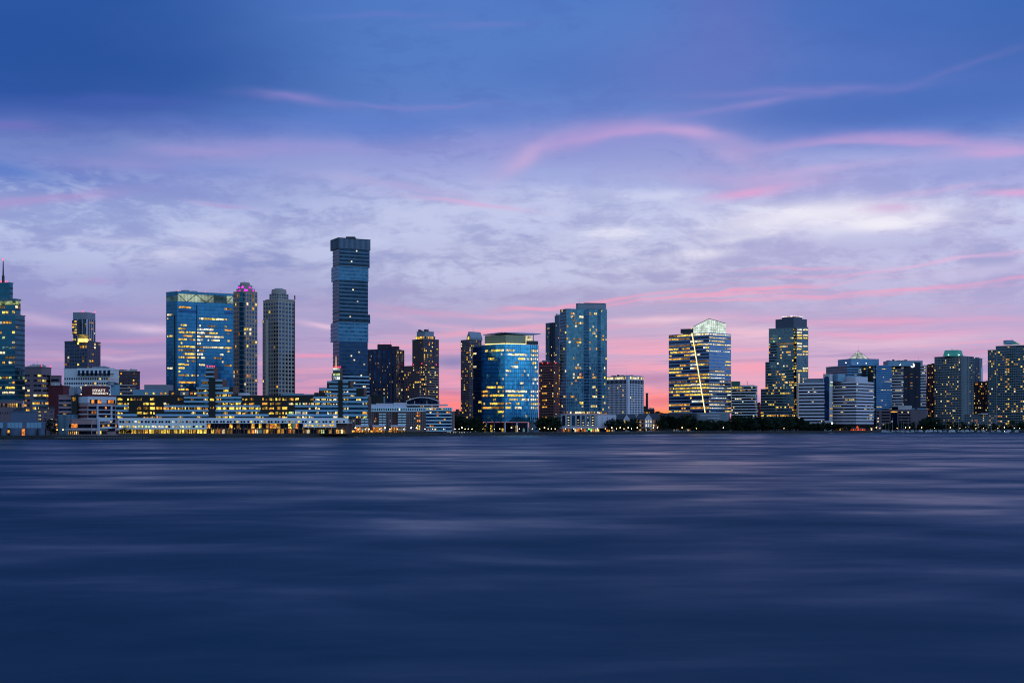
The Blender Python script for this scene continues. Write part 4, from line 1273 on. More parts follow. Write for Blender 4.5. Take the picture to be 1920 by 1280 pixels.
# dark apartment block right of it
k = Block(689.5, 742, 757.5, 1640, 656, th=22)
b = Bld('dark_apartment_block', 'dark blue apartment block with vertical brown piers right of the tallest tower', 'apartment block', k)
b.shaft(k, G_NAVY, 'wall')
PIER = surf('dark purple brick piers', (62, 50, 62), .9, var=.2)
for fc, n_ in ((k.L, 6), (k.Rt, 2)):
    b.verts(fc, n_, 2.6 if fc is k.L else 1.0, PIER, .5, name='pier')
    b.lines(fc, 22, .6, DKST, .2)
    b.grid(fc, n_ * 3, 22, .6, .42, .14, 'home', None, d=.18)
b.slab(k.inset(-.3), k.z1, k.z1 + 1.2, PIER, 'parapet')
b.part(MB().box(X(708, 1655), X(733, 1655), 1652, 1668, k.z1, Z(645.5, 1655)), 'roof_house', PIER)
b.part(MB().box(X(733, 1655), X(748, 1655), 1650, 1662, k.z1, Z(649.5, 1655)), 'roof_house', PIER)
for px in (716, 731): b.beacon(X(px, 1653), 1653, Z(645.5, 1655), .4)
b.mast(X(732, 1655), 1655, Z(645, 1655), Z(638, 1655), DKST, .15)
b.done()
k = Block(688, 722, 722.4, 1560, 742, depth=25)
b = Bld('black_box_building', 'plain black box beside the pale banded wing, behind the terraced waterfront apartments', 'building', k)
b.shaft(k, BLACKP, 'wall', .6); b.verts(k.L, 5, .2, DKST, .15, name='rib')
b.part(MB().box(k.C[0] - 2.0, k.C[0] - .2, k.C[1] - .4, k.C[1] - .02, GZ, k.z1 - .5), 'corner_panel', BLUEM)
b.done()

# ================================================================== brick apartment towers in the middle
k1 = Block(754.5, 800, 823, 1790, 686, th=35)
b = Bld('apartment_tower', 'brown brick apartment tower with a narrower shaft rising from a wide lit base', 'apartment tower', k1)
b.shaft(k1, BROWN, 'lower_shaft', .8)
k2 = Block(773, 793, 822.6, 1800, 636, 686); b.shaft(k2, BROWN, 'upper_shaft', .6)
k3 = Block(779, 796, 816, 1806, 629, 636); b.shaft(k3, TAN, 'setback_storey')
k4 = Block(781.5, 797, 813.5, 1808, 621.5, 629); b.shaft(k4, GREYM, 'penthouse', .5)
b.grid(k3.Rt, 6, 1, .7, .6, .8, 'amber', WIN); b.grid(k3.L, 4, 1, .7, .6, .9, 'amber', WIN)
b.grid(k2.L, 7, 13, .7, .6, .02, 'home', WINB); b.grid(k2.Rt.sub(.05, .65), 6, 13, .62, .6, .22, 'home', WIN); b.grid(k2.Rt.sub(.7, .97), 2, 13, .62, .6, .08, 'home', WIN)
b.verts(k2.Rt, 1, 1.6, MAROON, .4, name='pier', f0=.67, f1=.98)
b.grid(k1.L, 14, 27, .52, .58, .16, 'home', WIN, clump=.2)
for fc, l in ((k1.L.sub(.72, .99), .3), (k1.Rt.sub(.1, .9), .22)):
    b.lines(fc, 27, 1.0, TAN, 1.4, name='balcony')
    b.grid(fc, 6, 27, .75, .55, l, 'home', WINB, d=.15)
for px, y in ((775, 685), (791, 683), (818, 685)): b.beacon(X(px, 1788), 1788, Z(y, 1788) + .5, .45)
b.done()

k = Block(864, 880, 903, 1850, 637, th=50)
b = Bld('gabled_tower', 'slim brown apartment tower with a grey gabled roof and glowing gable window', 'apartment tower', k); b.clutter = False
b.shaft(k, BROWN, 'shaft', .5)
for fc, n_ in ((k.L, 6), (k.Rt, 8)):
    b.grid(fc, n_, 38, .55, .55, .17, 'brick', WIN, z0=GZ + 6)
    b.lines(fc, 38, .4, TAN, .25, z0=GZ + 6)
g = Block(875, 882, 904.5, 1856, 632, 637.5, th=50)
hw = (Vector(g.A) + Vector(g.C)) / 2; hb = (Vector(g.D) + Vector(g.B)) / 2
zr = Z(621, 1856)
b.part(MB().poly([(*g.A, g.z0), (*g.C, g.z0), (*g.B, g.z0), (*g.D, g.z0), (*g.A, g.z1), (*g.C, g.z1), (*g.B, g.z1), (*g.D, g.z1), (hw[0], hw[1], zr), (hb[0], hb[1], zr)],
       [(0, 1, 5, 8, 4), (2, 3, 7, 9, 6), (1, 2, 6, 5), (3, 0, 4, 7), (5, 6, 9, 8), (7, 4, 8, 9), (3, 2, 1, 0)]), 'gabled_roof', GREYM)
b.part(MB().fbox(g.L, g.L.W * .3, g.L.W * .7, g.z0 + .5, g.z0 + 5, .1, .3), 'gable_window', LIT['y'])
b.mast(X(887, 1858), 1858, Z(622, 1858), Z(610, 1858), DKST, .15)
b.done()

# ================================================================== blue glass office with floating roof
YB = 1690
k = Block(903, 946.5, 1009.5, YB, 645, 791, th=34, th2=24)
b = Bld('glass_office_tower', 'bright blue glass office block on columns under a wide floating roof', 'office tower', k); b.clutter = False
b.shaft(k, G_SKY, 'glass_shaft')
e = Block(887, 903, 908, YB + 14, 650, 791, th=20); b.shaft(e, G_NAVY, 'side_wing')
b.lines(e.L, 17, .3, DKST, .1); b.bands(e.L, 17, .45, None, .12, 'white', seg=2, run=3)
nf = 19; ch = (k.z1 - k.z0) / nf
fl, frt = k.L, k.Rt
for fc in k.faces: b.lines(fc, nf, .45, G_DEEP, .1)
fr_m, fr_r = frt.sub(.01, .74), frt.sub(.755, 1)
for i in range(13): b.panel(fr_m, fr_m.W * i / 13, fr_m.W * i / 13 + .2, k.z0, k.z1, G_DEEP, .12, name='mullion')
b.verts(fr_r, 4, .7, BLUEM, .35)
pl_ = (.0, .5, .55, .45, 0, .25, .12, .08, .3, .4, .6, .75, .45, .75, .8, .7, .3, .1, 0)
pr_ = (.0, .75, .65, .7, .15, .55, .25, .15, .08, .08, .45, .8, .35, .9, .9, .7, .3, .05, 0)
pe_ = (0, 1, 1, 1, .5, .5, .3, 0, .9, .8, 0, .9, .8, 1, 1, 1, 0, 0, 0)
for j in range(nf):
    y = k.z1 - (j + 1) * ch
    rowfac(.15 if j < 10 else .02, .97, fl, pl_[j] * .8, 'white' if j < 9 else 'amber', y)
    rowfac(.02, .97, fr_m, pr_[j] * .85, 'white' if j < 10 else 'office', y)
    for q in range(4):
        if random.random() < pe_[j]: b.panel(fr_r, fr_r.W * (.04 + q * .25), fr_r.W * (.22 + q * .25), y + ch * .28, y + ch * .8, LIT[random.choice('wwyc')], .15, lit=True)
lowm = glass('shadowed lobby glass', (20, 34, 58), panel=(3, 3, 4))
pav = Block(909, 948, 985.5, YB + 4, 627.5, 645, th=34, th2=24)
PAVM = surf('olive metal screen', (150, 146, 120), .45, .4, var=.12, scale=.3, stretch=(2, 2, .2))
b.part(MB().prism(pav.poly, pav.z0 + .01, pav.z1), 'roof_pavilion', PAVM)
b.part(MB().fbox(pav.L, .6, pav.L.W - .3, pav.z0 + .3, pav.z0 + 1.0, .2, .8), 'cove_light', lamp('cove lighting', (255, 226, 140), 3.0, 0, True))
b.part(MB().fbox(pav.Rt, .3, pav.Rt.W - .6, pav.z0 + .3, pav.z0 + 1.0, .2, .8), 'cove_light', MATS['cove lighting'])
# the thin roof: front corner high, long right wing tipping up
def rp(px, Y, py): return (X(px, Y), Y, Z(py, Y))
roofp = [rp(906, YB + 22, 628.2), rp(948, YB + 1, 624.2), rp(996, YB + 36, 628.6), rp(1013.5, YB + 44, 626.8), rp(1000, YB + 60, 626), rp(940, YB + 62, 624)]
rb = MB(); n_ = len(roofp)
rb.poly(roofp + [(x, y, z + 1.0) for x, y, z in roofp], [(i, (i + 1) % n_, n_ + (i + 1) % n_, n_ + i) for i in range(n_)] + [tuple(range(n_))[::-1], tuple(range(n_, 2 * n_))])
b.part(rb, 'floating_roof', GREYM)
p = rp(1000, YB + 46, 628.0); b.part(MB().tube((p[0], p[1], k.z1), p, .5), 'roof_strut', STEEL)
pb = Block(987, 990, 1009, YB + 10, 638.5, 645.5, th=60); b.shaft(pb, DKST, 'roof_plant')
lg = Block(985.5, 987, 997, YB + 30, 629.5, 645, th=60); b.shaft(lg, lamp('lit roof room', (255, 240, 190), .75, .3), 'lit_room')
for px in (892, 912, 927, 939, 947, 969, 990): b.part(MB().tube((X(px, YB - 1 if px > 940 else YB + 20), YB - 1 if px > 940 else YB + 20, GZ), (X(px, YB - 1 if px > 940 else YB + 20), YB - 1 if px > 940 else YB + 20, k.z0), .8), 'column', LAV)
lob = Block(895, 948, 992, YB + 8, 791.3); b.part(MB().prism(lob.inset(1), GZ, lob.z1 - .2), 'lobby', WINB)
ft = Block(992, 1001, 1010, YB + 10, 786, th=60); b.shaft(ft, BLUEM, 'base_wall')
for fc, c_ in ((lob.L, 'royyd'), (lob.Rt, 'dwydt')):
    for q in range(9):
        if random.random() < .5: b.panel(fc, fc.W * (.05 + q * .1), fc.W * (.13 + q * .1), GZ + .5, GZ + random.choice((5, 9)), LIT[random.choice(c_)], -.6, d0=-.95, lit=True)
b.part(MB().box(X(900, YB + 12), X(907, YB + 12), YB + 5, YB + 6, GZ + 4, GZ + 13), 'lobby_light', LIT['r'])
b.beacon(X(944, YB + 4), YB + 4, Z(623.5, YB), .4)
b.done()

# ================================================================== red brick tower, pair behind, glass residential tower
k = Block(1010.5, 1038, 1050, 1900, 681)
b = Bld('brick_tower', 'dark red brick apartment tower tucked between the two blue glass buildings', 'apartment tower', k)
b.shaft(k, BRICK, 'shaft', .8)
b.shaft(Block(1011, 1027, 1035, 1904, 678, 681), BRICK, 'roof_house')
b.grid(k.L, 9, 24, .55, .5, .11, 'brick', WIN, z0=GZ + 8); b.grid(k.Rt, 4, 24, .5, .5, .12, 'brick', WIN, z0=GZ + 8)
b.lines(k.L, 24, .35, TAN, .2, z0=GZ + 8)
for j in (4, 7, 9, 11, 13): b.panel(k.L, k.L.W * .22, k.L.W * .55, k.z0 + 5 * j, k.z0 + 5 * j + 1.8, LIT['o'], .3, lit=True)
for px in (1017, 1027, 1042): b.beacon(X(px, 1899), 1899, k.z1 - .4, .7)
b.done()
k = Block(1023, 1038, 1054, 1990, 605)
b = Bld('apartment_tower', 'grey blue apartment tower half hidden behind the tall teal glass residence', 'apartment tower', k)
GB = surf('grey blue concrete', (104, 112, 130), .75, var=.12)
b.shaft(k, GB, 'shaft', .5)
k2 = Block(1040, 1048, 1060, 1984, 592, th=45); b.shaft(k2, GB, 'front_shaft', .5)
for fc, n_ in ((k.L, 6), (k.Rt, 5)): b.grid(fc, n_, 52, .6, .5, .08, 'home', WIN); b.lines(fc, 52, .4, WINB, .15)
for fc, n_ in ((k2.L, 4), (k2.Rt, 4)): b.grid(fc, n_, 55, .6, .5, .08, 'home', WIN)
b.verts(k.L, 1, 3.4, WINB, .6, name='recess', f0=.62, f1=.9)
b.done()

YB = 1770
GT = glass('sea blue apartment glass', (76, 116, 130), panel=(2.4, 2.4, 3.1), var=.3)
k = Block(1050, 1062, 1138, YB, 578.5, 776, th=58, th2=14)
b = Bld('glass_residence', 'tall teal glass apartment tower with lit rooms and balconies over a car park', 'apartment tower', k)
b.shaft(k, GT, 'shaft')
kb = Block(1080, 1084, 1136.5, YB + 6, 569, 578.5, th=58, th2=14); b.shaft(kb, GREYM, 'penthouse', .4)
b.slab(Block(1094, 1097, 1135, YB + 12, 568, 569, th=58, th2=14).poly, kb.z1 + .5, kb.z1 + 1.6, DKST, 'roof_plant')
nf = 33
DKG = glass('recessed balcony glass', (46, 76, 98), panel=(2.4, 2.4, 3.1), var=.3)
R1, R2, R3, R4 = k.Rt.sub(0, .42), k.Rt.sub(.43, .55), k.Rt.sub(.56, .76), k.Rt.sub(.85, 1)
for fc in k.faces: b.lines(fc, nf, .4, surf('teal floor edge', (116, 150, 166), .5, .2), .2)
for a0, a1 in ((.425, .555), (.765, .845)): b.panel(k.Rt, k.Rt.W * a0, k.Rt.W * a1, k.z0 + 1, k.z1 - 1, DKG, .05, name='recess')
for f_, d_ in ((k.Rt.sub(.43, .55), 1.2), (k.Rt.sub(.77, .84), 1.2)): b.lines(f_, nf, .5, BLUEM, d_, name='balcony')
b.verts(R1, 8, .3, BLUEM, .25); b.verts(R3, 4, .3, BLUEM, .25); b.verts(R4, 4, .3, BLUEM, .25)
b.grid(k.L.sub(.0, .45), 2, nf, .7, .62, .1, 'home', None, clump=.4, d=.15); b.grid(k.L.sub(.55, 1), 2, nf, .8, .62, .13, 'home', None, clump=.4, d=.15)
b.grid(k.L, 5, nf, .82, .6, 0, 'home', DKG, d=.1)
b.grid(R1, 8, nf, .85, .62, .18, 'home', None, clump=.6, d=.14); b.grid(R3, 5, nf, .85, .62, .22, 'home', None, clump=.7, d=.14); b.grid(R4, 4, nf, .8, .62, .17, 'home', None, clump=.5, d=.14)
b.grid(k.Rt, 24, 1, .8, .7, .75, 'office', None, z0=k.z0 + .2, z1=k.z0 + 4, d=.3)
b.mast(X(1086, YB + 6), YB + 6, kb.z1, Z(560, YB), DKST, .15)
pod = Block(1040, 1052, 1155, YB - 10, 777, 801, th=72); b.shaft(pod, surf('grey podium concrete', (150, 150, 158), .75, var=.1), 'podium', .5)
PF = pod.Rt
for q in range(7): b.panel(PF, PF.W * (.02 + q * .088), PF.W * (.075 + q * .088), pod.z0 + 2, pod.z1 - 1.2, WINB if q % 3 == 0 else DKG, .1, name='car_park_opening')
for q in range(7):
    for j in range(4):
        if q in (1, 3, 4, 5, 6) and random.random() < .9: b.panel(PF, PF.W * (.03 + q * .088), PF.W * (.06 + q * .088), pod.z0 + 2.6 + j * 3.5, pod.z0 + 3.4 + j * 3.5, LIT['w'], .2, lit=True)
b.panel(PF, PF.W * .66, PF.W * .995, pod.z0 + .2, pod.z1 - .3, LAV, .15, name='cladding_panel')
for q in range(3): b.panel(PF, PF.W * (.74 + q * .1), PF.W * (.745 + q * .1), pod.z0 + 2, pod.z1 - 3, DKST, .25, name='slot')
b.slab(pod.inset(-1.2), GZ + 5.2, GZ + 6.0, LAV, 'canopy')
gl = Block(1046, 1056, 1150, YB - 8, 801, th=72); b.part(MB().prism(gl.inset(.6), GZ, GZ + 5.2), 'shop_front', WINB)
for q in range(22):
    if random.random() < .55: b.panel(gl.Rt, gl.Rt.W * q / 22, gl.Rt.W * (q + .7) / 22, GZ + .5, GZ + 4.2, LIT[random.choice('rowydt')], -.2, d0=-.7, lit=True)
b.panel(gl.Rt, gl.Rt.W * .27, gl.Rt.W * .33, GZ + .4, GZ + 5, LIT['r'], -.1, d0=-.7, lit=True)
b.panel(gl.Rt, gl.Rt.W * .5, gl.Rt.W * .58, GZ + 3, GZ + 4, lamp('green neon sign', (60, 255, 90), 1.6, 0), -.1, d0=-.7, lit=True, name='neon_sign')
b.done()

# ================================================================== white gridded office
k = Block(1138, 1177, 1207, 2080, 705.5, 779, th=40)
b = Bld('white_office', 'white office block of small square windows with a brightly lit top floor', 'office block', k)
b.shaft(k, LAV, 'wall', .6)
for fc, n_ in ((k.L.sub(.0, .93), 15), (k.Rt.sub(.12, 1), 9)):
    zt = k.z1 - 4.4
    b.grid(fc, n_, 1, .75, .8, 1, 'white', WIN, z0=zt, z1=k.z1)
    b.grid(fc, n_, 1, .78, .9, 0, 'white', WINB, z0=zt - 7.5, z1=zt - .6)
    b.grid(fc, n_, 13, .55, .62, .03, 'amber', WINB, z0=k.z0, z1=zt - 8)
b.slab(Block(1160, 1178, 1204, 2090, 704, 705.6, th=40).poly, k.z1 + .7, k.z1 + 2, GREYM, 'roof_plant')
b.part(MB().prism(k.inset(1), GZ, k.z0), 'base', PALE)
b.done()

# chimney, works and far roofs in the bright gap
c = (X(1213, 2500), 2500)
b = Bld('chimney', 'tall thin brick factory chimney standing against the orange sunset', 'chimney', Block(1208, 1218, 1218.3, 2500, 765, depth=6)); b.clutter = False
DKB = surf('sooty brick', (64, 44, 44), .9, var=.25)
b.part(MB().tube((c[0], c[1], GZ), (c[0], c[1], Z(737, 2500)), 3.0, 2.0, 14), 'stack', DKB)
b.part(MB().tube((c[0], c[1], Z(739, 2500)), (c[0], c[1], Z(737, 2500) + .4), 2.5, 2.5, 14), 'rim', DKB)
b.done()
k = Block(1207, 1227, 1227.4, 2480, 767, depth=30)
b = Bld('factory', 'low dark factory with stepped roof under the thin chimney', 'factory', k)
b.shaft(k, DKB, 'wall'); b.part(MB().box(X(1207, 2482), X(1214, 2482), 2484, 2500, k.z1, Z(761, 2482)), 'roof_house', DKB)
b.grid(k.L, 5, 2, .5, .5, .1, 'brick', WINB)
b.done()
for (pl, pr, y, Yd, lab) in ((1225, 1243, 774, 2900, 'dark low rooftops on the skyline just right of the factory'), (1241, 1256, 777.5, 2950, 'small dark rooftop block against the orange glow beside the diagonal light tower'),
                         (850, 864, 771, 2300, 'low dark blue block in the sunset gap left of the gabled tower'), (1419, 1430, 758, 2600, 'narrow reddish block in the gap left of the stepped tower')):
    k = Block(pl, pr, pr + .3, Yd, y, depth=40)
    b = Bld('low_building', lab, 'building', k); b.clutter = False
    b.shaft(k, DKB if y > 760 else MAROON, 'wall', .6)
    b.part(MB().box(X(pl + (pr - pl) * .3, Yd), X(pl + (pr - pl) * .7, Yd), Yd + 5, Yd + 20, k.z1 + .7, k.z1 + 4), 'roof_house', DKB)
    b.grid(k.L, 6, max(2, int((k.z1 - GZ) / 5)), .4, .35, .22, 'brick', WINB)
    b.mast(X(pl + (pr - pl) * .8, Yd), Yd + 6, k.z1, k.z1 + 5, DKST, .3)
    b.done()

# gabled houses
def house(pl, pr, Y, eave, ridge, label, wallm, lit, nb, gable=True, nf=3):
    k = Block(pl, pr, pr + .3, Y, eave, depth=16)
    b = Bld('brick_house', label, 'house', k); b.clutter = False
    b.shaft(k, wallm, 'wall')
    A, C, B_, D_ = (Vector(p) for p in k.inset(-.8))
    m0, m1 = (A + D_) / 2, (C + B_) / 2
    zr = Z(ridge, Y); ins = (m1 - m0) * .12
    m0 += ins; m1 -= ins; z = k.z1 + .01
    b.part(MB().poly([(*A, z), (*C, z), (*B_, z), (*D_, z), (*m0, zr), (*m1, zr)], [(0, 1, 5, 4), (1, 2, 5), (2, 3, 4, 5), (3, 0, 4), (3, 2, 1, 0)]), 'roof', ROOF)
    f = k.L
    b.grid(f, nb, nf, .5, .55, lit, 'home', WINB, z1=k.z1 - .4)
    if gable:
        w0, w1 = f.W * .36, f.W * .66; wm = (w0 + w1) / 2
        p0, p1, pm = f.at(w0, 1.2), f.at(w1, 1.2), f.at(wm, 1.2)
        q0, q1, qm = f.at(w0, -.5), f.at(w1, -.5), f.at(wm, -7)
        zt = zr - .6
        b.part(MB().poly([(*p0, GZ), (*p1, GZ), (*p1, k.z1 + .3), (*pm, zt), (*p0, k.z1 + .3), (*q0, GZ), (*q1, GZ), (*q1, k.z1 + .3), (*qm, zt), (*q0, k.z1 + .3)],
               [(0, 1, 2, 3, 4), (1, 6, 7, 2), (0, 4, 9, 5), (2, 7, 8, 3), (3, 8, 9, 4), (5, 9, 8, 7, 6)]), 'gable', LAV)
        fg = Face(p0, p1, GZ, k.z1)
        b.grid(fg, 3, nf, .5, .6, lit + .2, 'white', WINB)
    b.done()
house(1192.5, 1238, 1960, 785.5, 775, 'brick house with slate roof and pale central gable lit by lamps', surf('rosy brick', (160, 112, 100), .9, var=.2, scale=.3), .45, 9)
house(1155, 1194, 2020, 786, 776, 'dark slate roofed house between the car park and gabled brick house', DKB, .06, 8, True)
house(1262, 1300, 2060, 802.5, 796, 'tiny lit lodge among the shore trees beneath the diagonal light tower', PALE, .5, 6, False, 1)

# ================================================================== tower with a diagonal line of light
YB = 2180
k = Block(1254, 1329.5, 1370.5, YB, 623, 774, th=38)
b = Bld('office_tower', 'glass office tower crossed by a leaning line of golden light under a glowing crown', 'office tower', k); b.clutter = False
b.shaft(k, G_GREY, 'shaft')
fl, frt = k.L, k.Rt
b.shaft(Block(1276, 1300, 1306, YB + 22, 616, 624), DKST, 'roof_plant')
CR = lamp('glowing glass crown', (226, 244, 232), .95, .3, scale=(.12, .12, .12))
cA, cC, cB = (X(1300, YB + 18), YB + 18), (X(1329.5, YB - .3), YB - .3), (X(1361, YB + 34), YB + 34)
cD = (cA[0] + cB[0] - cC[0], cA[1] + cB[1] - cC[1])
zz = [Z(612.5, YB + 18), Z(597.5, YB), Z(606.5, YB + 34), Z(618, YB + 52)]
b.part(MB().prism([cA, cC, cB, cD], k.z1 + .02, zz), 'glass_crown', CR)
FA, FB = Face(cA, cC, 0, 0), Face(cC, cB, 0, 0)
fr = MB()
for q in range(1, 8): fr.fbox(FA, FA.W * q / 8, FA.W * q / 8 + .22, k.z1, zz[0] + (zz[1] - zz[0]) * q / 8 - .3, .1, .3); fr.fbox(FB, FB.W * q / 8, FB.W * q / 8 + .22, k.z1, zz[1] + (zz[2] - zz[1]) * q / 8 - .3, .1, .3)
for q in (.25, .5, .75): fr.fbox(FA, 0, FA.W, k.z1 + (zz[0] - k.z1) * q, k.z1 + (zz[0] - k.z1) * q + .3, .1, .28); fr.fbox(FB, 0, FB.W, k.z1 + (zz[2] - k.z1) * q, k.z1 + (zz[2] - k.z1) * q + .3, .1, .28)
diag(fr, FA, 0, zz[0], FA.W, zz[1], .9, .05, .5); diag(fr, FB, 0, zz[1], FB.W, zz[2], .9, .05, .5)
b.part(fr, 'crown_frame', DKST)
nf = 24
DKGL = glass('smoked strip glass', (46, 54, 74), panel=(2.5, 2.5, 3.6))
ledge = surf('silver spandrel', (150, 156, 176), .4, .35, var=.08)
b.lines(k.L, nf, .9, ledge, .25); b.lines(k.Rt, nf, 2.3, ledge, .25)
f1, f2 = fl.sub(0, .53), fl.sub(.54, 1); g1, g2 = frt.sub(0, .7), frt.sub(.72, 1)
b.bands(f1, nf, .52, DKGL, .72, 'amber', seg=3, run=6, off=.52)
b.bands(f2, nf, .55, DKGL, .8, 'office', seg=3, run=9, off=.55)
b.bands(g1, nf, .38, None, .8, 'white', seg=3, run=8, off=.5); b.bands(g2, nf, .38, None, .5, 'office', seg=3, run=6, off=.55)
dl = MB(); Ls = fl.W
a_top = Ls * .575; a_bot = Ls * .915
diag(dl, fl, a_top, Z(614, YB + 14), a_bot, Z(773, YB), 2.0, .4, 1.0)
b.part(dl, 'light_line', lamp('golden light line', (255, 205, 120), 3.2, 0, True))
dg2 = MB(); diag(dg2, fl, a_top + 1.3, Z(614, YB + 14), a_bot + 1.3, Z(773, YB), 1.1, .3, 1.4); b.part(dg2, 'leaning_fin', LAV)
b.part(MB().prism(k.inset(1.5), GZ, k.z0), 'base', GREYM)
po = Block(1308, 1362, 1368.5, YB - 14, 774.5, 795, th=12); b.shaft(po, GREYM, 'podium', .5)
for j, (a0, a1) in enumerate(((.1, .76), (.36, .76), (.05, .76), (.3, .7))): b.panel(po.L, po.L.W * a0, po.L.W * a1, po.z1 - 4 - j * 5, po.z1 - 2.6 - j * 5, LAV, .2, name='window_band')
b.part(MB().prism(po.inset(.6), GZ, po.z0), 'base_wall', DKST)
b.done()
k = Block(1240, 1305, 1307, 2170, 775, depth=40)
b = Bld('dark_podium_building', 'long dark windowless building below the diagonal light tower, behind shore trees', 'building', k)
b.shaft(k, surf('dark ribbed cladding', (66, 64, 78), .7, var=.15), 'wall', .8)
b.lines(k.faces[0], 6, .25, DKST, .12, name='rib'); b.verts(k.faces[0], 12, .25, DKST, .15, name='rib')
b.done()

# ================================================================== small banded office
k = Block(1371, 1418, 1420, 2200, 723, th=12)
b = Bld('banded_office', 'small white banded office with a green rooftop box beside diagonal light tower', 'office block', k)
b.shaft(k, WINB, 'wall')
fc = k.L
nf = 12; z0, z1 = Z(787, 2200), k.z1
for j in range(nf + 1):
    z = z0 + (z1 - z0) * j / nf
    b.panel(fc, 0, fc.W, z - 1.7, z + .1, WHITE, .3, name='spandrel')
    if not k.single: b.panel(k.Rt, 0, k.Rt.W, z - 1.7, z + .1, WHITE, .3, name='spandrel')
b.bands(fc, nf, .42, None, .32, 'mix', z0=z0, z1=z1, seg=3, run=2, off=.45, sep=.3)
b.panel(fc, -.1, .7, z0, z1, WHITE, .5, name='pier'); b.panel(fc, fc.W - .7, fc.W + .1, z0, z1, WHITE, .5, name='pier')
gb = Block(1371, 1386, 1388, 2204, 714.5, 723, th=20); b.shaft(gb, surf('green roof screen', (50, 108, 96), .6, var=.2), 'roof_plant')
p = (X(1403, 2215), 2215); b.part(MB().tube((*p, k.z1), (p[0] - 2.5, p[1], Z(713, 2215)), .3), 'davit', DKST)
b.slab(Block(1384, 1417, 1419, 2203, 721, 723, th=12).inset(3), k.z1 + .01, k.z1 + 1.4, GREYM, 'roof_slab')
b.done()

# ================================================================== stepped teal tower
YB = 2290
b0 = Block(1426.5, 1488, 1500, YB, 729)
b = Bld('stepped_tower', 'teal office tower rising in three steps to a floodlit dark crown', 'office tower', b0); b.clutter = False
GS = glass('grey teal glass', (86, 112, 122), panel=(3, 3, 3.8), var=.3)
SPA = surf('teal grey spandrel', (112, 124, 134), .5, .2, var=.1)
def band_tower(k, nf, l, pal, rows=None, dark=GS):
    b.shaft(k, SPA, 'shaft', .6)
    for fc in k.faces:
        b.bands(fc, nf, .55, dark, l, pal, seg=2.6, run=2.2, rows=rows, sep=.12)
band_tower(b0, 15, .3, 'amber', rows=lambda j: .95 if j in (2, 3, 4, 5) else (.15 if j > 7 else .3))
b1 = Block(1435, 1488, 1502, YB + 6, 678, 729); band_tower(b1, 10, .3, 'mix')
b2 = Block(1441.5, 1488, 1502, YB + 12, 615, 678); band_tower(b2, 12, .3, 'mix', rows=lambda j: .5)
rt = Block(1489, 1493.5, 1515.5, YB + 4, 613.5); b.shaft(rt, GREYM, 'right_shaft', .4)
rf = rt.Rt
for c0, c1 in ((.06, .46), (.54, .97)):
    s_ = rf.sub(c0, c1)
    for j in range(35):
        z = rt.z1 - 3.4 - j * 4.8
        on = random.random() < (.75 if j < 10 else (.2 if 18 > j else .25)); 
        if on and j > 20: on = random.random() < .3
        b.panel(s_, 0, s_.W, z - 2.2, z + .2, LIT[random.choice('wyywc')] if on else GS, .12, lit=on)
b.panel(rt.L, 0, rt.L.W, GZ + 15, rt.z1 - 2, WINB, .1, name='recess')
for j in range(36):
    if random.random() < .35: b.panel(rt.L, .3, rt.L.W - .3, rt.z1 - 5 - j * 3.72, rt.z1 - 3.2 - j * 3.72, LIT[random.choice('yyod')], .2, lit=True)
cr = Block(1454, 1488, 1513, YB + 16, 596.5, 615); b.shaft(cr, surf('dark crown cladding', (72, 78, 98), .6, var=.1), 'crown')
cr2 = Block(1466, 1489, 1504, YB + 20, 593, 596.5); b.shaft(cr2, surf('dark crown cladding', (72, 78, 98)), 'crown')
CL = lamp('crown floodlight', (255, 225, 225), 1.2, .4)
for fc in cr2.faces: b.panel(fc, .2, fc.W - .2, cr2.z1 - .3, cr2.z1 + 1.0, CL, .6, lit=True, name='floodlight')
for px in (1470, 1476, 1488, 1496, 1502): b.mast(X(px, YB + 30), YB + 30, cr2.z1, Z(587 - (px % 3) * 1.5, YB), DKST, .18)
ED = lamp('warm edge light', (255, 226, 190), .85, .35, scale=(.1, .1, .05))
b.part(MB().box(X(1497, YB - 2), X(1499.6, YB - 2), YB - 2, YB - 1, Z(786, YB), Z(700, YB)), 'edge_light', ED)
pd = Block(1424, 1489, 1500, YB - 8, 783); b.shaft(pd, MAUVE, 'podium')
for q in range(9):
    if q in (3, 4, 7, 8): b.panel(pd.L, pd.L.W * q / 9, pd.L.W * (q + .8) / 9, pd.z1 - 6, pd.z1 - 2.5, LIT['y'], .15, lit=True)
b.done()

# ================================================================== banded twin office with arched shaft
YB = 2190
k = Block(1497, 1545, 1546, YB + 8, 717, th=14)
b = Bld('banded_office', 'pair of lavender banded office blocks joined by a tall arched shaft', 'office block', k); b.clutter = False
def lav_block(k, nf, zb, m):
    b.shaft(k, WINB, 'block')
    for fc in k.faces:
        ch = (k.z1 - zb) / nf
        for j in range(nf):
            z = k.z1 - j * ch
            b.panel(fc, -.3, fc.W + .3, z - ch * .56, z, m, .5, name='spandrel')
        b.bands(fc, nf, .3, None, .10, 'white', z0=zb, z1=k.z1, seg=1.6, run=2.2, off=.22, sep=.3)
zb = Z(797, YB)
lav_block(k, 13, zb, LAV)
roof_ = Block(1507, 1544, 1545, YB + 14, 709, 717, th=14); b.shaft(roof_, GREYM, 'penthouse')
rk = Block(1560.5, 1605, 1637.5, YB - 2, 715, th=30); lav_block(rk, 14, zb, LAV)
for pl_, pc_, pr_, t_ in ((1565, 1604, 1627, 705.5), (1555, 1571, 1585, 700.5)):
    q = Block(pl_, pc_, pr_, YB + 9, t_, 715); b.shaft(q, LAV if t_ > 703 else BLUEM, 'penthouse')
ar = Block(1543.5, 1556, 1561, YB + 3, 701, th=25); b.shaft(ar, PALE, 'arched_shaft', .3)
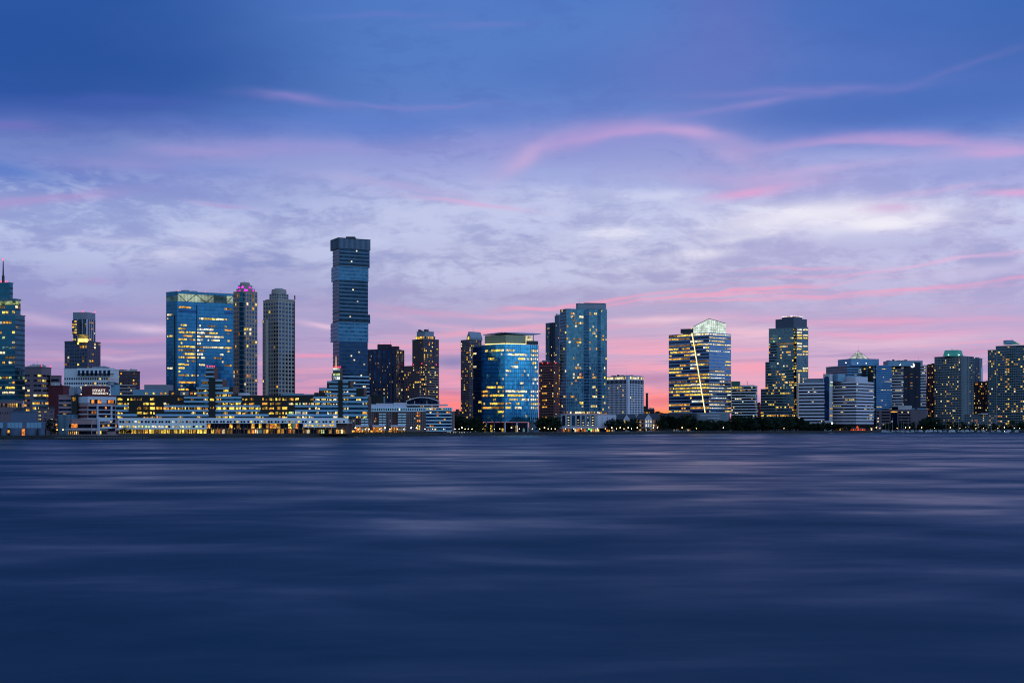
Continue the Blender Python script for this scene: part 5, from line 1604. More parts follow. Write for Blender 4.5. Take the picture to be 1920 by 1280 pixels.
f = ar.L; ag = MB(); w0, w1 = f.W * .12, f.W * .88; zc = ar.z1 - 8; r = (w1 - w0) / 2
pts = [(w0, Z(788, YB)), (w1, Z(788, YB))] + [((w0 + w1) / 2 + r * math.cos(t * math.pi / 10), zc + r * math.sin(t * math.pi / 10)) for t in range(11)]
P3 = [(*f.at(a, .15), z) for a, z in pts]; Q3 = [(*f.at(a, .02), z) for a, z in pts]; n_ = len(pts)
ag.poly(P3 + Q3, [tuple(range(n_)), tuple(range(n_, 2 * n_))[::-1]] + [(i, n_ + i, n_ + (i + 1) % n_, (i + 1) % n_) for i in range(n_)])
b.part(ag, 'arched_window', G_NAVY)
for z, m in ((Z(716, YB), 'c'), (Z(722, YB), 'g'), (Z(766, YB), 'o'), (Z(779, YB), 'o')): b.panel(ar.Rt, .2, ar.Rt.W - .2, z - 1, z + 1, LIT[m], .2, lit=True)
b.part(MB().box(X(1562, YB - 6), X(1640, YB - 6), YB - 6, YB - 5, GZ, GZ + 6.5), 'base_wall', BRICK)
bw = Face((X(1562, YB - 6), YB - 6), (X(1640, YB - 6), YB - 6), GZ, GZ + 6.5)
b.grid(bw, 20, 1, .6, .5, .3, 'brick', WINB)
b.mast(X(1545, YB + 10), YB + 10, ar.z1, ar.z1 + 5, DKST, .2)
b.done()

# ================================================================== pyramid topped office
YB = 2460
k = Block(1549, 1588, 1650, YB, 684.5, th=60)
b = Bld('pyramid_office', 'blue office block crowned by a pale glowing glass pyramid and bright floodlights', 'office block', k); b.clutter = False
BL = surf('steel blue spandrel', (92, 136, 176), .45, .25, var=.1)
b.shaft(k, WINB, 'block')
c2 = Block(1571, 1596, 1648, YB - 2, 672.5, 685, th=60); b.shaft(c2, BL, 'attic', .4)
side = Block(1641, 1643, 1672, YB - 20, 684.5, th=70); b.shaft(side, G_NAVY, 'right_block')
for fc, nf in ((k.L, 22), (k.Rt, 22), (side.Rt, 26)):
    ch = (fc.z1 - GZ - 20) / nf
    for j in range(nf): b.panel(fc, -.2, fc.W + .2, fc.z1 - (j + .55) * ch, fc.z1 - j * ch, BL if fc is not k.L else GREYM, .4, name='spandrel')
    b.bands(fc, nf, .3, None, .09, 'white', z0=GZ + 20, seg=2, run=1.8, off=.25, sep=.2)
for a0, a1 in ((.44, .58), (.62, .78)): b.panel(k.Rt, k.Rt.W * a0, k.Rt.W * a1, GZ + 60, c2.z0 - .5, BLACKP, .8, name='recess')
for a, z in ((.5, 690), (.66, 687), (.72, 694)): b.panel(k.Rt, k.Rt.W * a, k.Rt.W * (a + .05), Z(z + 2, YB), Z(z, YB), LIT['y'], 1.0, lit=True)
pA, pC, pB = (X(1591, YB + 24), YB + 24), (X(1606, YB - 4), YB - 4), (X(1630, YB + 22), YB + 22)
pD = (pA[0] + pB[0] - pC[0], pA[1] + pB[1] - pC[1])
ap = (X(1609, YB + 24), YB + 24, Z(657.5, YB + 24)); zb = c2.z1 + .42
PY = lamp('glowing glass pyramid', (222, 230, 226), .62, .45, scale=(.12, .12, .12))
b.part(MB().poly([(*pA, zb), (*pC, zb), (*pB, zb), (*pD, zb), ap], [(0, 1, 4), (1, 2, 4), (2, 3, 4), (3, 0, 4), (3, 2, 1, 0)]), 'glass_pyramid', PY)
rb = MB()
for q in (pA, pC, pB): rb.tube((*q, zb), ap, .5, .3, 6)
for t in (.33, .6):
    L_ = [tuple(Vector((*q, zb)).lerp(Vector(ap), t)) for q in (pA, pC, pB)]
    rb.tube(L_[0], L_[1], .28); rb.tube(L_[1], L_[2], .28)
rb.tube(ap, (ap[0], ap[1], ap[2] + 10), .25, .1)
b.part(rb, 'pyramid_ribs', DKST)
for px, py, r in ((1586, 680, 1.0), (1608, 680.5, .85), (1624, 681, .6)):
    b.part(MB().ball((X(px, YB - 8), YB - 8, Z(py, YB - 8)), r * .75), 'floodlight', STAR)
b.done()

# ================================================================== office with the ring emblem
YB = 2440
k = Block(1670, 1736.5, 1738, YB, 684, th=14)
b = Bld('emblem_office', 'white and dark banded office with a glowing white ring emblem near its top', 'office block', k)
b.shaft(k, WINB, 'block')
hd = Block(1656, 1666, 1730, YB + 12, 676.5, 686, th=75); b.shaft(hd, BLUEM, 'penthouse', .4)
nf = 15; zb = Z(764, YB); ch = (k.z1 - zb) / nf
for s0, s1 in ((0, .37), (.845, 1)):
    s_ = k.L.sub(s0, s1)
    for j in range(nf): b.panel(s_, 0, s_.W, k.z1 - (j + .58) * ch, k.z1 - j * ch, LAV, .4, name='spandrel')
    b.bands(s_, nf, .3, None, .12, 'white', z0=zb, seg=2, run=2, off=.2, sep=.2)
dk = k.L.sub(.37, .845)
b.panel(dk, 0, dk.W, zb - 6, Z(679, YB), surf('dark blue tower panel', (36, 42, 66), .4, var=.15), 1.2, name='dark_shaft')
for q in (.3, .68): b.panel(dk, dk.W * q, dk.W * (q + .03), zb - 5, Z(692, YB), BLACKP, 1.35, name='recess')
for j in range(13):
    for q in range(3):
        if random.random() < .3: b.panel(dk, dk.W * (.08 + q * .33), dk.W * (.2 + q * .33), k.z1 - 12 - j * ch, k.z1 - 11 - j * ch, LIT[random.choice('dwdr')], 1.4, lit=True)
f = dk; cx_, cz_ = f.W * .54, Z(684.3, YB); rg = MB(); no = 8
ring = []
for ro in (4.2, 1.9):
    for t in range(no):
        a = 2 * math.pi * (t + .5) / no; ring.append((cx_ + ro * math.cos(a), cz_ + ro * math.sin(a)))
EM = lamp('lit ring emblem', (255, 255, 255), 1.6, 0)
gap = .16
for t in range(4):   # four segments pinwheeling round an open centre
    pts = []
    for s_ in range(3):
        a = 2 * math.pi * (t * 2 + s_ + .5) / 8 - (gap if s_ == 2 else 0); pts.append((cx_ + 4.3 * math.cos(a), cz_ + 4.3 * math.sin(a)))
    for s_ in (2, 0):
        a = 2 * math.pi * (t * 2 + s_ + .5) / 8 - (gap if s_ == 2 else 0); pts.append((cx_ + 1.9 * math.cos(a), cz_ + 1.9 * math.sin(a)))
    n_ = len(pts); P3 = [(*f.at(a, 1.6), z) for a, z in pts] + [(*f.at(a, 1.25), z) for a, z in pts]
    rg.poly(P3, [tuple(range(n_)), tuple(range(n_, 2 * n_))[::-1]] + [(i, n_ + i, n_ + (i + 1) % n_, (i + 1) % n_) for i in range(n_)])
b.part(rg, 'ring_emblem', EM)
b.part(MB().ball((X(1688, YB - 4), YB - 4, Z(684, YB)), .8), 'floodlight', STAR)
b.done()
k = Block(1643, 1738, 1740, 2395, 768, depth=30)
b = Bld('low_marina_building', 'long low mauve building with strip windows behind the marina masts', 'building', k)
b.shaft(k, MAUVE, 'wall', .7)
fc = k.faces[0]
for s0, s1 in ((.0, .05), (.1, .27), (.43, .68)):
    for j in range(5): b.panel(fc, fc.W * s0 + .8, fc.W * s1, k.z1 - 5.5 - j * 5.6, k.z1 - 3 - j * 5.6, WINB, .15, name='window_band')
b.panel(fc, fc.W * .29, fc.W * .42, GZ + 2, k.z1 - 2, G_NAVY, .2, name='glass_bay')
b.panel(fc, fc.W * .29, fc.W * .42, k.z1 - 4.5, k.z1 - 2.4, LIT['o'], .3, lit=True, name='lit_floor')
for a, j in ((.02, 2), (.02, 3), (.13, 4), (.5, 0), (.62, 0), (.3, 3)): b.panel(fc, fc.W * a, fc.W * (a + .03), k.z1 - 5.3 - j * 5.6, k.z1 - 3.2 - j * 5.6, LIT['w'], .25, lit=True)
b.slab(Block(1684, 1708, 1710, 2410, 760, 768, depth=20).poly, k.z1 + .71, k.z1 + 8, PALE, 'roof_house')
b.slab(Block(1700, 1737, 1738, 2402, 765, 768, depth=24).poly, k.z1 + .71, k.z1 + 3.2, BLUEM, 'roof_house')
b.done()

# ================================================================== right hand apartments
k = Block(1736.5, 1753, 1758, 2560, 684, th=20)
b = Bld('dark_brick_tower', 'narrow dark maroon tower squeezed beside the green roofed grey apartments', 'apartment tower', k)
b.shaft(k, surf('dark maroon brick', (72, 44, 54), .9, var=.2), 'shaft', .6)
b.grid(k.L, 5, 29, .5, .5, .22, 'brick', WINB); b.verts(k.L, 2, .8, MAROON, .4, name='pier')
b.done()
YB = 2420
k = Block(1752, 1803, 1826, YB, 667.5, th=28)
b = Bld('apartment_tower', 'grey apartment tower with a green copper mansard roof by the marina', 'apartment tower', k); b.clutter = False
GC = surf('grey teal concrete', (100, 110, 120), .8, var=.1)
b.shaft(k, GC, 'shaft', .6)
b.grid(k.L, 18, 29, .66, .46, .13, 'home', WIN, z0=GZ + 8); b.lines(k.L, 29, .4, PALE, .2, z0=GZ + 8)
b.grid(k.Rt.sub(.62, 1), 3, 29, .6, .46, .14, 'home', WIN, z0=GZ + 8)
b.verts(k.Rt, 1, 4.5, GC, .8, name='pier', f0=.15, f1=.5)
zb, zt = k.z1 + .61, Z(655.5, YB)
pl_ = [Vector((X(px, Yq), Yq)) for px, Yq in ((1768, YB + 16), (1798, YB + 5), (1806.5, YB + 22), (1776, YB + 34))]
ct = sum(pl_, Vector((0, 0))) / 4
tp = [tuple(ct + (p - ct) * .82) for p in pl_]
CPL = lamp('lit green copper', (60, 205, 160), .32, .6, scale=(.1, .1, .2))
b.part(MB().prism([tuple(p) for p in pl_], zb, zt, top=tp), 'mansard_roof', COPPER)
for px in (1778.5, 1798): b.part(MB().ball((X(px, YB + 2), YB + 2, zb + 1.8), .8), 'floodlight', lamp('green white floodlight', (190, 255, 215), 14, 0, True))
b.mast(X(1785, YB + 20), YB + 20, zt, zt + 5, DKST, .5)
b.done()
k = Block(1806, 1867, 1868, 2400, 777, depth=30)
b = Bld('low_apartment_block', 'low grey apartment block with scattered lit windows between the two copper roofed towers', 'apartment block', k)
b.shaft(k, GC, 'wall', .6); b.grid(k.faces[0], 20, 7, .5, .45, .22, 'home', WIN)
b.part(MB().box(X(1838, 2410), X(1851, 2410), 2406, 2425, k.z1 + .6, k.z1 + 2.6), 'roof_plant', PALE)
b.done()
k = Block(1824, 1836.5, 1842, 2640, 672)
b = Bld('apartment_tower', 'slim blue grey tower partly hidden behind the right of green mansard apartments', 'apartment tower', k)
b.shaft(k, GB, 'shaft', .6); b.shaft(Block(1836, 1840, 1843, 2645, 688, th=30), WHITE, 'side_shaft')
b.grid(k.L, 4, 40, .6, .5, .12, 'home', WIN); b.grid(k.Rt, 3, 40, .6, .5, .05, 'home', WIN)
b.done()
k = Block(1826, 1853, 1870, 2560, 717)
b = Bld('brick_apartment_block', 'dark brown brick block with many orange windows in the gap before the rightmost tower', 'apartment block', k)
b.shaft(k, DKB, 'wall', .8); b.grid(k.L, 10, 20, .5, .5, .3, 'brick', WINB); b.grid(k.Rt, 5, 20, .5, .5, .15, 'brick', WINB)
b.done()
YB = 2430
k = Block(1867, 1990, 1992, YB, 645, th=12)
b = Bld('apartment_tower', 'large grey green apartment tower with a small lit pyramid roof at the right edge', 'apartment tower', k); b.clutter = False
GC2 = surf('grey green concrete', (88, 106, 114), .8, var=.1)
b.shaft(k, GC2, 'shaft', .6)
w = Block(1852, 1868, 1869, YB + 3, 656, th=14); b.shaft(w, GC2, 'side_wing', .5)
b.grid(k.L.sub(0, .52), 15, 33, .68, .5, .15, 'home', WIN, z0=GZ + 6, clump=.2); b.lines(k.L, 33, .4, PALE, .2, z0=GZ + 6)
lc = k.L.sub(0, .52)
for q in (.3, .36, .82, .88):
    for j in range(33):
        if random.random() < .35: z = GZ + 6 + (k.z1 - GZ - 6) * (j + .5) / 33; b.panel(lc, lc.W * q, lc.W * (q + .045), z - 1.0, z + 1.0, LIT[random.choice('yoyo')], .2, lit=True)
b.grid(w.L, 5, 31, .6, .5, .13, 'home', WIN, z0=GZ + 6)
pA, pC, pB, pD = ((X(1880, YB + 10), YB + 10), (X(1911, YB + 2), YB + 2), (X(1914, YB + 26), YB + 26), (X(1883, YB + 34), YB + 34))
pc = ((pA[0] + pB[0]) / 2, (pA[1] + pB[1]) / 2)
tp = [tuple(Vector(pc) + (Vector(p) - Vector(pc)) * .35) for p in (pA, pC, pB, pD)]
b.part(MB().prism([pA, pC, pB, pD], k.z1 + .61, Z(638.5, YB), top=tp), 'pyramid_roof', lamp('lit pale green roof', (110, 200, 180), .34, .5, scale=(.15, .15, .15)))
b.part(MB().box(X(1889, YB), X(1903, YB), YB + 6, YB + 20, k.z1 + .6, Z(637, YB)), 'roof_plant', BLUEM)
b.mast(X(1896, YB + 12), YB + 12, Z(637, YB), Z(630, YB), DKST, .15)
b.done()

# ================================================================== terraced waterfront apartments with the arched roof
YB = 1492
def wz(py): return Z(py, YB)
def wx(px): return X(px, YB)
k = Block(650, 850, 850.3, YB, 769, depth=34)
b = Bld('waterfront_apartments', 'low terraced waterfront apartments with pale balconies and an arched rooftop pavilion', 'apartment block', k); b.clutter = False
TB = surf('brown grey brick', (108, 92, 96), .9, var=.18, scale=.3)
PW = surf('pale aqua panels', (204, 228, 238), .5, 0, var=.08)
def wbox(p0, p1, t, bt, d0, d1, m, name): return b.part(MB().box(wx(p0), wx(p1), YB - d1, YB - d0, wz(bt), wz(t)), name, m)
wbox(651, 850, 771, 811.5, -34, 0, TB, 'wall')
wbox(655, 846, 763.5, 771, -30, -1.2, PW, 'setback_storey')
wbox(671, 705, 757.5, 763.5, -26, -4, LAV, 'penthouse'); wbox(704.5, 738.5, 755.8, 763.5, -25, -3.6, LAV, 'penthouse'); wbox(738, 762, 754.5, 763.5, -24, -3.2, LAV, 'penthouse')
wbox(650, 672, 765.5, 768, -20, .6, PW, 'parapet')
wbox(762, 838, 757.4, 760, -26, -2.0, LAV, 'roof_slab')
# arched pavilion
ar = MB(); P_ = []
for t in range(13):
    a = t / 12; P_.append((761 + 61 * a, 753.4 - 8.2 * math.sin(math.pi * min(1, (a * .92 + .04)))))
lo_, hi_ = [(wx(p), wz(y)) for p, y in P_], [(wx(p), wz(y) + .9) for p, y in P_]
n_ = len(P_); vs = [(x, YB + 3, z) for x, z in lo_] + [(x, YB + 3, z) for x, z in hi_] + [(x, YB + 24, z) for x, z in lo_] + [(x, YB + 24, z) for x, z in hi_]
fs = []
for i in range(n_ - 1):
    fs += [(i, i + 1, n_ + i + 1, n_ + i), (2 * n_ + i + 1, 2 * n_ + i, 3 * n_ + i, 3 * n_ + i + 1), (n_ + i, n_ + i + 1, 3 * n_ + i + 1, 3 * n_ + i), (i + 1, i, 2 * n_ + i, 2 * n_ + i + 1)]
fs += [(0, n_, 3 * n_, 2 * n_), (n_ - 1, 3 * n_ - 1, 4 * n_ - 1, 2 * n_ - 1)]
ar.poly(vs, fs); b.part(ar, 'arched_roof', LAV)
pg = MB(); base_z = wz(757.4)
for i in range(n_ - 1):
    x0, x1 = lo_[i][0], lo_[i + 1][0]; z0_, z1_ = lo_[i][1] - .05, lo_[i + 1][1] - .05
    if min(z0_, z1_) > base_z + .3: pg.poly([(x0, YB + 6, base_z), (x1, YB + 6, base_z), (x1, YB + 6, z1_), (x0, YB + 6, z0_), (x0, YB + 20, base_z), (x1, YB + 20, base_z), (x1, YB + 20, z1_), (x0, YB + 20, z0_)], [(0, 1, 2, 3), (5, 4, 7, 6), (0, 3, 7, 4), (1, 5, 6, 2)])
b.part(pg, 'pavilion_glazing', WINB)
for q in (762, 777, 800, 821): b.part(MB().tube((wx(q), YB + 4, base_z), (wx(q), YB + 4, wz(751)), .3), 'pavilion_post', LAV)
# bays: recessed stacks of pale balconies between brick piers
for p0, p1 in ((652, 660), (667, 691), (701, 724), (735, 762)):
    wbox(p0, p1, 772.5, 806, -.0, .15, BROWN, 'recess')
    f = Face((wx(p0), YB), (wx(p1), YB), wz(806), wz(772.5))
    for j in range(7):
        z = f.z0 + (f.z1 - f.z0) * j / 7
        for a0, a1 in (((.42, .68), (.72, .98)) if p1 - p0 > 12 else ((.05, .95),)):
            b.panel(f, f.W * a0, f.W * a1, z, z + 1.5, PW, 1.5, name='balcony')
        if random.random() < .25: b.panel(f, f.W * .1, f.W * .22, z + .8, z + 2.4, LIT[random.choice('rod')], .3, lit=True)
    b.grid(f.sub(.02, .4), 3, 7, .5, .5, .06, 'brick', WINB, d=.3)
for p0, p1 in ((661, 666), (692, 700), (725, 734), (763, 797)):
    f = Face((wx(p0), YB), (wx(p1), YB), wz(806), wz(771.5)); n2 = max(1, round((p1 - p0) / 4.5))
    b.grid(f, n2, 7, .32, .55, .05, 'home', WINB)
f = Face((wx(781), YB), (wx(790), YB), wz(806), wz(771.5))
for j, l in enumerate((1, 1, 0, 1, 0, 1, 1)):
    if l:
        z = f.z1 - (j + .5) * (f.z1 - f.z0) / 7
        for a in (.1, .5): b.panel(f, f.W * a, f.W * (a + .26), z - 1, z + 1, LIT['r' if j < 5 else 'y'], .25, lit=True)
# right glazed corner with deep balcony slabs
f = Face((wx(799), YB), (wx(848), YB), wz(809), wz(767))
wbox(799, 845, 767.5, 809, -.0, .2, G_NAVY, 'glass_bay')
wbox(813, 832, 766, 809.3, .2, 1.8, G_TEAL, 'glass_bay')
for j in range(7):
    z = wz(808) + (wz(768) - wz(808)) * j / 6.3
    b.panel(f, 0, f.W * .98, z, z + 1.1, PW, 2.6, name='balcony')
    for q in range(10):
        if random.random() < .2: b.panel(f, f.W * (.05 + q * .09), f.W * (.11 + q * .09), z + 1.3, z + 2.9, LIT[random.choice('rowo')], 2.0, d0=0, lit=True)
f = Face((wx(655), YB + 1.2), (wx(846), YB + 1.2), wz(771), wz(763.5))
b.grid(f, 56, 1, .5, .6, .12, 'home', WIN)
for p in (800, 803, 806, 815, 818): b.panel(f, f.W * (p - 655) / 191, f.W * (p - 653.4) / 191, wz(769.5), wz(765.5), LIT['y'], .3, lit=True)
# glowing ground floor arcades
for p0, p1 in ((667, 692), (699, 722), (733, 760)):
    wbox(p0, p1, 796.5, 800, .2, 5, LAV, 'arcade_canopy')
    f = Face((wx(p0), YB - .2), (wx(p1), YB - .2), GZ, wz(800))
    for q in range(9): b.panel(f, f.W * (q + .15) / 9, f.W * (q + .7) / 9, GZ + .3, wz(800.5), LIT[random.choice('oordr')], .3, lit=True)
for px, d in ((660, 1), (695, 1), (729, 1)): b.panel(Face((wx(px), YB), (wx(px + 3), YB), 0, 0), 0, 3, GZ, GZ + 3, LIT['o'], .3, lit=True)
b.done()

# ------------------------------------------------------------------ trees
def foliage(name, rgb):
    m = bpy.data.materials.new(name); t = nt(m)
    out = t.nodes.new('ShaderNodeOutputMaterial'); p = t.nodes.new('ShaderNodeBsdfPrincipled')
    g = t.nodes.new('ShaderNodeNewGeometry'); cr = t.nodes.new('ShaderNodeValToRGB'); b = lin(rgb)
    cr.color_ramp.elements[0].color = tuple(v * .4 for v in b) + (1,); cr.color_ramp.elements[1].color = tuple(v * 1.0 for v in b) + (1,)
    link(t, g.outputs['Random Per Island'], cr.inputs[0]); link(t, cr.outputs[0], p.inputs['Base Color'])
    p.inputs['Roughness'].default_value = .8; p.inputs['Specular IOR Level'].default_value = .1
    link(t, p.outputs[0], out.inputs[0]); return m
LEAF = [foliage('dark leaves', (40, 52, 34)), foliage('olive leaves', (50, 56, 34)), foliage('blue green leaves', (34, 50, 40))]
BARK = surf('bark', (58, 48, 40), .95, var=.3, scale=2)
def tree_mesh(h, w, seed, m):
    rnd = random.Random(seed)
    tk = MB(); hb = h * .38
    tk.tube((0, 0, -.3), (0.1, 0, hb), w * .035 + .08, w * .025 + .05, 7)
    ends = []
    for i in range(6):
        a = i * 1.05 + rnd.random(); r = w * .3 * rnd.uniform(.5, 1)
        e = (r * math.cos(a), r * math.sin(a), h * rnd.uniform(.55, .85)); ends.append(e)
        tk.tube((.1, 0, hb * .95), e, w * .018 + .04, .03, 5)
    lf = MB()
    for c in range(26):
        a = rnd.random() * 6.283; rr = w * .5 * math.sqrt(rnd.random()); zz = rnd.uniform(.22, .97)
        prof = math.sin(math.pi * min(1, max(.08, (zz - .12) / .95))) ** .6
        cx, cy, cz = rr * prof * math.cos(a), rr * prof * math.sin(a), h * zz
        cs = w * rnd.uniform(.10, .19)
        for q in range(22):
            d = Vector((rnd.gauss(0, 1), rnd.gauss(0, 1), rnd.gauss(0, .8))) * cs * .6
            p = Vector((cx, cy, cz)) + d
            u = Vector((rnd.gauss(0, 1), rnd.gauss(0, 1), rnd.gauss(0, 1))).normalized(); v = u.orthogonal().normalized()
            s_ = rnd.uniform(.34, .68) * (.6 + w * .05)
            lf.poly([p - u * s_, p - v * s_ * .7, p + u * s_, p + v * s_ * .7], [(0, 1, 2, 3)])
    def mk(b_, n_, mat_):
        me = bpy.data.meshes.new(n_); me.from_pydata([tuple(v) for v in b_.v], [], b_.f); me.materials.append(mat_); me.update(); return me
    return mk(tk, 'trunk', BARK), mk(lf, 'crown', m)
TREES = [tree_mesh(9, 8, 1, LEAF[0]), tree_mesh(11, 8.5, 2, LEAF[1]), tree_mesh(8, 9, 3, LEAF[2]), tree_mesh(12, 10, 4, LEAF[0]), tree_mesh(10, 7, 5, LEAF[2])]
THT = [9, 11, 8, 12, 10]
def tree(px, Y, h, label, group=None, kind=None):
    i = random.randrange(len(TREES)) if kind is None else kind
    e = bpy.data.objects.new('tree', None); COL.objects.link(e)
    e.location = (X(px, Y), Y, GZ); s = h / THT[i]; e.scale = (s * random.uniform(.95, 1.25), s, s); e.rotation_euler = (0, 0, random.random() * 6.28)
    tag(e, label, 'tree', group)
    for n_, me in zip(('trunk', 'crown'), TREES[i]):
        o = bpy.data.objects.new(n_, me); COL.objects.link(o); o.parent = e
def row(p0, p1, n_, dY, hs, label, group):
    for q in range(n_):
        px = p0 + (p1 - p0) * (q + random.uniform(.15, .85)) / n_
        tree(px, shoreY(px) + dY + random.uniform(-6, 14), random.uniform(*hs), label, group)
tree(95, 1100, 14, 'single dark bushy tree on the shore between the slate shed and hotel podium', None, 3)
for i, (px, h) in enumerate(((228, 5), (236, 6.5), (243, 4.5))): tree(px, 1255, h, 'small dark tree on the wharf at the left end of the white gallery', 'small trees beside the white gallery')
for px, h in ((645, 7), (651, 8)): tree(px, shoreY(px) + 30, h, 'dark tree between the white gallery and the terraced waterfront apartments', 'trees between gallery and terraced apartments')
row(853, 902, 11, 60, (13, 20), 'dark tree in the park left of the bright blue glass office', 'park trees left of the blue glass office')
row(893, 925, 4, 22, (7, 10), 'small tree lit from below before the columns of the blue glass office', 'small trees before the columned lobby')
row(1011, 1044, 10, 60, (14, 20), 'dark tree between the blue glass office and the grey car park podium', 'trees between glass office and car park')
row(1140, 1194, 11, 60, (12, 18), 'dark tree on the shore between the car park podium and gabled brick house', 'trees before the slate roofed house')
row(1206, 1222, 3, 20, (5, 7), 'small dark tree in front of the gabled brick house', 'small trees before the gabled brick house')
row(1238, 1300, 14, 60, (15, 26), 'dark tree below the long windowless building by the diagonal light tower', 'trees below the dark windowless building')
row(1298, 1375, 18, 45, (10, 20), 'dark tree on the bank below the podium of the diagonal light tower', 'bank trees below the diagonal light tower')
row(1372, 1440, 18, 60, (18, 25), 'dense dark tree on the bank below the small white banded office', 'bank trees below the small banded office')
row(1425, 1505, 20, 60, (16, 24), 'dense dark tree on the bank below the stepped teal tower', 'bank trees below the stepped tower')
row(1500, 1562, 15, 50, (9, 17), 'dark tree on the bank below the lavender banded offices', 'bank trees below the lavender offices')
row(1560, 1640, 12, 30, (7, 12), 'low dark tree by the waterfront restaurant lights', 'low trees by the restaurant lights')
row(1655, 1742, 15, 22, (9, 17), 'dark tree behind the marina masts before the low mauve building', 'trees before the low mauve building')
row(1728, 1760, 8, 24, (16, 26), 'tall dark tree below the narrow maroon tower', 'tall trees below the maroon tower')
row(1758, 1826, 11, 22, (8, 20), 'dark tree at the foot of the green mansard apartments', 'trees below the green mansard apartments')
row(1826, 1885, 10, 24, (7, 13), 'dark tree in front of the low grey apartment block', 'trees before the low grey block')
row(1885, 1960, 9, 22, (8, 20), 'dark tree at the foot of the rightmost apartment tower', 'trees below the rightmost tower')
# shrubs along the promenade
hb = MB(); rnd = random.Random(9)
for px0, px1 in ((655, 800), (840, 905)):
    for q in range(int((px1 - px0) * 9)):
        px = px0 + (px1 - px0) * rnd.random(); Y = shoreY(px) + 5 + rnd.random() * 3
        p = Vector((X(px, Y), Y, GZ + rnd.random() * 1.7)); u = Vector((rnd.gauss(0, 1), rnd.gauss(0, 1), rnd.gauss(0, 1))).normalized(); v = u.orthogonal().normalized(); s_ = rnd.uniform(.25, .5)
        hb.poly([p - u * s_, p - v * s_, p + u * s_, p + v * s_], [(0, 1, 2, 3)])
tag(hb.build('hedge', LEAF[1]), 'low clipped hedge along the promenade in front of the terraced apartments', 'hedge', kind='stuff')

# ------------------------------------------------------------------ promenade lamps
def lamp_mesh(h, r, m):
    a = MB(); a.tube((0, 0, 0), (0, 0, h - r), .11, .07); a.tube((0, 0, 0), (0, 0, .5), .25, .15)
    b_ = MB(); b_.ball((0, 0, h), r, 10, 6); 
    out = []
    for mb, n_, mm in ((a, 'post', DKST), (b_, 'globe', m)):
        me = bpy.data.meshes.new(n_); me.from_pydata([tuple(v) for v in mb.v], [], mb.f); me.materials.append(mm); me.update(); out.append((n_, me))
    return out
L_W = lamp('warm street lamp', (255, 206, 130), 11, 0, True)
L_C = lamp('white street lamp', (255, 240, 215), 11, 0, True)
L_O = lamp('orange street lamp', (255, 160, 70), 10, 0, True)
LM = {'w': lamp_mesh(4.6, .40, L_W), 'c': lamp_mesh(4.6, .40, L_C), 'o': lamp_mesh(4.6, .40, L_O), 'W': lamp_mesh(6.0, .62, L_W), 'C': lamp_mesh(6.0, .62, L_C)}
def street_lamp(px, Y, k, label, group):
    e = bpy.data.objects.new('street_lamp', None); COL.objects.link(e); e.location = (X(px, Y), Y, GZ)
    tag(e, label, 'street lamp', group)
    for n_, me in LM[k]:
        o = bpy.data.objects.new(n_, me); COL.objects.link(o); o.parent = e
def lamps(pxs, dY, ks, label, group):
    for i, px in enumerate(pxs): street_lamp(px, shoreY(px) + dY, ks[i % len(ks)], label, group)
lamps((633, 641.5), 18, 'wc', 'glowing globe lamp on the promenade at the right end of the white gallery', 'lamps at the end of the gallery')
lamps((649.5, 658, 666.5, 672, 685, 692), 10, 'cwWcwc', 'glowing globe lamp before the left half of the terraced waterfront apartments', 'lamps before the terraced apartments, left half')
lamps((712, 722, 731, 745, 757), 10, 'wWcwc', 'glowing globe lamp before the middle of the terraced waterfront apartments', 'lamps before the middle of the terraced apartments')
lamps((771,), 10, 'C', 'large bright globe lamp on the promenade below the arched rooftop pavilion', None)
lamps((781, 797, 811, 832), 10, 'Ccwc', 'glowing globe lamp before the glazed corner of the terraced apartments', 'lamps before the glazed corner')
lamps((839, 846, 853, 861, 866, 872, 878, 885), 26, 'cwccCwcw', 'white lamp at the parking edge left of the bright blue glass office', 'lamps at the parking edge')
lamps((866, 876, 884, 905, 912, 927), 70, 'wocwww', 'warm lamp among the park trees by the columns of the blue glass office', 'lamps among the park trees')
lamps((937, 959, 974, 998), 40, 'wWcw', 'warm lamp under the overhang of the bright blue glass office', 'lamps under the glass office')
lamps((1012, 1021, 1028, 1034, 1041), 26, 'wWwcw', 'warm lamp on the promenade left of the grey car park podium', 'lamps left of the car park')
lamps((1060, 1076, 1090, 1104, 1120, 1135, 1147), 26, 'wcwwcwW', 'warm lamp along the lit shop fronts under the car park', 'lamps along the shop fronts')
lamps((1156, 1163, 1170, 1178, 1184), 26, 'wWwWc', 'warm lamp on the promenade before the slate roofed house', 'lamps before the slate roofed house')
lamps((1195, 1211, 1225, 1233), 24, 'WwWW', 'warm lamp lighting the front of the gabled brick house', 'lamps before the gabled brick house')
lamps((1279,), 40, 'W', 'bright warm lamp beside the tiny lodge below the diagonal light tower', None)
lamps((1305.5,), 30, 'w', 'single small lamp among the bank trees left below the diagonal light tower', None)
lamps((1356.5,), 30, 'C', 'bright white lamp among bank trees right below the diagonal light tower', None)
lamps((1470,), 30, 'w', 'lone lamp among the dark bank trees below the stepped teal tower', None)
lamps((1583, 1587, 1594, 1603), 30, 'wowo', 'small lamp by the orange restaurant left of the marina', 'lamps left of the restaurant')
lamps((1620, 1632, 1643, 1650), 30, 'owWw', 'warm lamp right of the orange restaurant before the low mauve building', 'lamps right of the restaurant')
lamps((1682, 1698, 1705.5), 12, 'wWW', 'warm lamp behind the marina masts before the low mauve building', 'lamps behind the marina masts')
lamps((1728, 1752), 12, 'Ww', 'warm lamp among the trees below the narrow maroon tower', 'lamps below the maroon tower')
lamps((1782, 1800, 1830, 1844), 12, 'Wwww', 'warm lamp on the quay between green mansard apartments and low grey block', 'lamps below the green mansard apartments')
